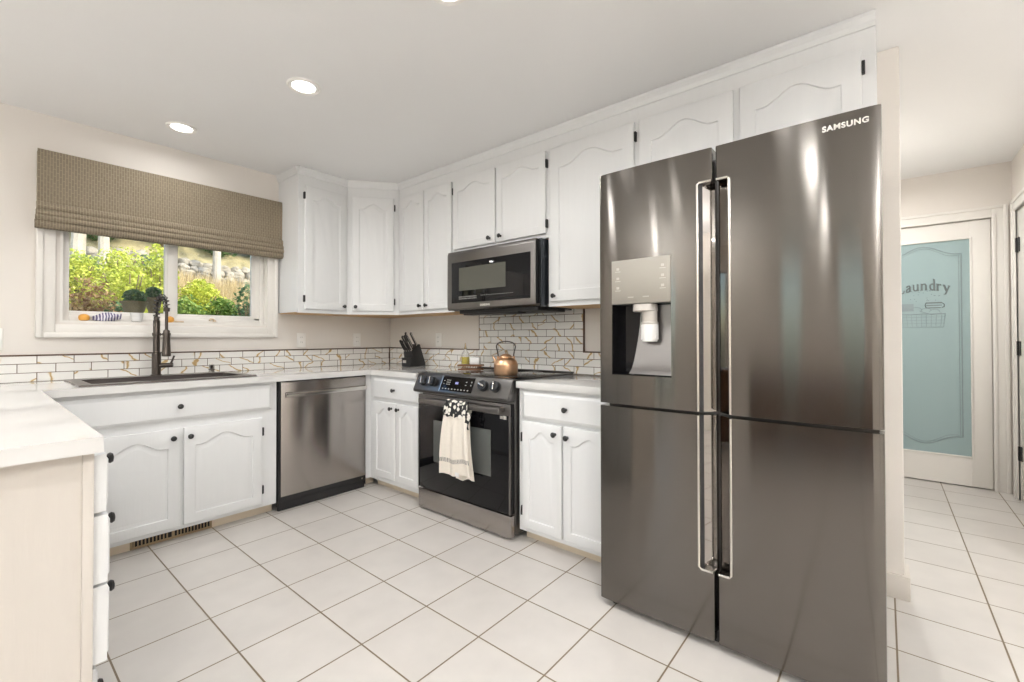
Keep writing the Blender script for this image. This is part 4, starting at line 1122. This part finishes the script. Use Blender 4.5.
outlet((XW, 3.002, 1.133), RW, 'white wall outlet on the range wall, between the knife block and the oil cruet')
outlet((.078, YW, 1.147), 0, 'white switch plate at the left edge of the photo beside the window', 'switch')

# ------------------------------------------------------------------ garden outside the window
def hz(x, y):
    return .55 + max(0, y - 4.6) * .33 + .55 * max(0, min(1, (y - 9.35) * 2.5)) + .03 * math.sin(x * 1.3 + y * .7) + .03 * math.sin(x * 3.1 - y * 1.9)
b = MB(); b.grid(lambda u, v: (-6 + 16 * u, 3.9 + 16 * v, hz(-6 + 16 * u, 3.9 + 16 * v)), 60, 60)
b.box(-6, 10, 3.9, 19.9, -.3, -.2)
st_ = b.build('hillside', M['hill'], None, 180); st_['kind'] = 'structure'
def leaf_cluster(b, rng, n, c, rad, size, tall=1.0, shell=.5):
    for _ in range(n):
        while True:
            d = Vector((rng.uniform(-1, 1), rng.uniform(-1, 1), rng.uniform(-1, 1)))
            if .05 < d.length < 1: break
        d = d.normalized() * (d.length ** shell)
        p = Vector((c[0] + d.x * rad[0], c[1] + d.y * rad[1], c[2] + d.z * rad[2]))
        q = Euler((rng.uniform(-1, 1), rng.uniform(-1, 1), rng.uniform(0, 6.28))).to_matrix()
        s = size * rng.uniform(.6, 1.3)
        a, e, f, g = (q @ Vector(v) for v in ((-s * .5, 0, 0), (0, -s * .30, s * .12), (s * .5, 0, 0), (0, s * .30, s * .12)))
        b._add([p + a, p + e, p + f, p + g], [(0, 1, 2), (0, 2, 3)])
def shrub(x, y, rx, rz_, mat_, label, n=2200, size=.06, group=None, seed=1):
    rng = random.Random(seed); z = hz(x, y)
    t = thing('shrub', label, 'shrub', (x, y, z - .02), 0, group)
    b = MB()
    for k in range(7):
        a = rng.uniform(0, 6.28); r_ = rx * .5 * rng.random()
        leaf_cluster(b, rng, n // 7, (r_ * math.cos(a), r_ * .7 * math.sin(a), rz_ * rng.uniform(.35, .75)), (rx * .6, rx * .55, rz_ * .42), size)
    b.build('foliage', M[mat_], t)
    b = MB()
    for k in range(9):
        a = rng.uniform(0, 6.28)
        b.tube([(0, 0, 0), (rx * .25 * math.cos(a), rx * .25 * math.sin(a), rz_ * .4), (rx * .5 * math.cos(a), rx * .4 * math.sin(a), rz_ * .8)], [.02, .012, .005], 5)
    b.build('stems', M['urn'], t)
G = 'shrubs on the hillside outside'
shrub(.66, 5.5, .24, .82, 'leafr', 'russet twiggy shrub at the lower left of the left window pane', 1500, .045, G, 1)
shrub(.93, 5.7, .26, .70, 'leafd', 'dark green bush low in the left window pane', 2200, .05, G, 2)
shrub(1.12, 6.5, .42, .90, 'leafy', 'bright yellow-green shrub filling the middle of the left window pane', 3600, .045, G, 3)
shrub(.82, 7.6, .34, .62, 'leafy', 'yellow-green shrub behind the russet one, left in the left window pane', 2000, .045, G, 4)
shrub(1.45, 6.7, .26, .98, 'leafy', 'tall yellow-green shrub beside the window mullion', 2400, .045, G, 5)
shrub(1.50, 5.8, .26, .62, 'leafg', 'green shrub at the lower left of the right window pane', 2000, .05, G, 6)
shrub(1.88, 6.7, .32, .58, 'leafy', 'low yellow-green shrub behind the green one in the right window pane', 2000, .045, G, 11)
shrub(1.90, 6.0, .26, .56, 'leafg', 'leafy green shrub in the middle of the right window pane', 2000, .05, G, 7)
shrub(2.08, 5.7, .24, .74, 'leafd', 'dark grey-green bush at the lower right of the right window pane', 1800, .05, G, 8)
shrub(1.30, 7.9, .34, .66, 'leafy', 'yellow-green shrub in front of the stones near the second pale trunk', 2200, .045, G, 12)
shrub(1.00, 8.5, .26, .42, 'leafg', 'small green shrub at the foot of the stones between the pale trunks', 1200, .05, G, 13)
shrub(1.75, 8.6, .24, .50, 'leafd', 'small dark shrub at the foot of the stones behind the mullion', 1200, .05, G, 14)
shrub(2.05, 7.4, .22, .48, 'leafy', 'small yellow-green shrub among the dry grass in the right window pane', 1200, .045, G, 15)
shrub(.10, 7.4, .5, .8, 'leafg', 'green shrub uphill at the left edge of the left window pane', 1400, .06, G, 9)
shrub(3.6, 7.2, .5, .8, 'leafg', 'green shrub uphill beyond the right edge of the window', 1200, .06, G, 10)
# dry grass band
rng = random.Random(21); b = MB()
for k in range(14000):
    x, y = rng.uniform(1.5, 4.4), rng.uniform(6.9, 9.0); z = hz(x, y); h = rng.uniform(.14, .40); a = rng.uniform(0, 6.28)
    dx, dy = .006 * math.cos(a), .006 * math.sin(a); lx, ly = rng.uniform(-.09, .09), rng.uniform(-.09, .09)
    b._add([(x - dx, y - dy, z), (x + dx, y + dy, z), (x + lx, y + ly, z + h)], [(0, 1, 2)])
tag(b.build('dry_grass', M['straw']), 'sunlit dry straw-coloured grass on the slope in the right window pane', 'grass', kind='stuff')
# stones of the terrace wall
rng = random.Random(8)
from mathutils import noise
for row in range(5):
    x = .7 + row * .07
    while x < 4.3:
        w_ = rng.uniform(.12, .24); y = 9.15 + row * .07 + rng.uniform(-.03, .03)
        b = MB(); bmesh.ops.create_icosphere(b.bm, subdivisions=3, radius=1)
        o_s = Vector((x * 3.1, row * 5.7, 0))
        for v_ in b.bm.verts:
            f_ = 1 + .45 * noise.noise(v_.co * 1.1 + o_s) + .16 * noise.noise(v_.co * 3.5 + o_s)
            v_.co = Vector((v_.co.x * w_ * .56 * f_, v_.co.y * .09 * f_, v_.co.z * .075 * f_))
        o = b.build('boulder', M['stone'], None, 30, (x, y, hz(x, 9.0) + .02 + .115 * row))
        tag(o, 'pale rough boulder in the stone row high on the slope outside', 'boulder', 'boulders on the slope')
        x += w_ * 1.0
# trees
def tree(x, y, r, lean, label, seed):
    rng = random.Random(seed); z = hz(x, y)
    t = thing('tree', label, 'tree', (x, y, z - .05))
    b = MB(); top = 3.4
    pts = [(lean * k / 6, 0.02 * math.sin(k), top * k / 6) for k in range(7)]
    b.tube(pts, [r * (1.25 - .1 * k) for k in range(7)], 10)
    for k in range(5):
        a = rng.uniform(0, 6.28); h = top * (.6 + .08 * k)
        b.tube([(lean * h / top, 0, h), (lean + .35 * math.cos(a), .35 * math.sin(a), h + .5)], [r * .4, r * .15], 6)
    b.build('trunk', M['bark'], t)
    b = MB()
    for k in range(6):
        a = rng.uniform(0, 6.28)
        leaf_cluster(b, rng, 500, (lean + .35 * math.cos(a), .35 * math.sin(a), top + rng.uniform(-.3, .6)), (.5, .5, .4), .11)
    b.build('foliage', M['leafd'], t)
tree(.98, 9.0, .075, .10, 'pale trunked tree at the left of the left window pane', 1)
tree(1.27, 8.9, .060, -.05, 'pale trunked tree right of the first one in the left window pane', 2)
tree(2.72, 8.9, .055, .05, 'thin pale trunk near the middle of the right window pane', 3)
tree(.0, 11.5, .10, .1, 'dark tree uphill beyond the left window pane', 4)
tree(2.6, 12.0, .10, .1, 'dark tree uphill in the middle beyond the terrace stones', 5)
tree(4.6, 11.5, .10, .1, 'dark tree uphill beyond the right window pane', 6)
# hedge of dark growth closing the view above the stones
for i, x in enumerate((.55, 1.35, 2.15, 2.95, 3.75)):
    shrub(x, 9.72, .50, .62, 'leafd', ['dark shrub above the stones, farthest left outside the window', 'dark shrub above the stones behind the two pale trunks', 'dark shrub above the stones behind the window mullion', 'dark shrub above the stones in the right window pane', 'dark shrub above the stones, farthest right outside the window'][i], 1800, .07, G, 40 + i)
# garden urns on pedestals just outside
def urn(x, y, s, label, h0):
    t = thing('garden_urn', label, 'planter', (x, y, 0))
    zb = h0
    MB().lathe([(.07, .3), (.055, .34), (.05, zb - .06), (.07, zb - .03), (.07, zb)], n=20).build('pedestal', M['urn'], t)
    MB().lathe([(.045, zb), (.035, zb + .015), (.06 * s, zb + .03), (.085 * s, zb + .07), (.095 * s, zb + .11), (.115 * s, zb + .125), (.115 * s, zb + .135), (.09 * s, zb + .13)], n=26).build('bowl', M['urn'], t)
    b = MB(); rng = random.Random(3); leaf_cluster(b, rng, 420, (0, 0, zb + .165), (.085 * s, .085 * s, .055), .035); b.build('plant', M['leafd'], t)
urn(.765, 4.22, .72, 'shaded stone urn with a small plant outside the left window pane', 1.285)
urn(.925, 4.45, .55, 'smaller shaded urn outside, just right of the larger urn', 1.335)
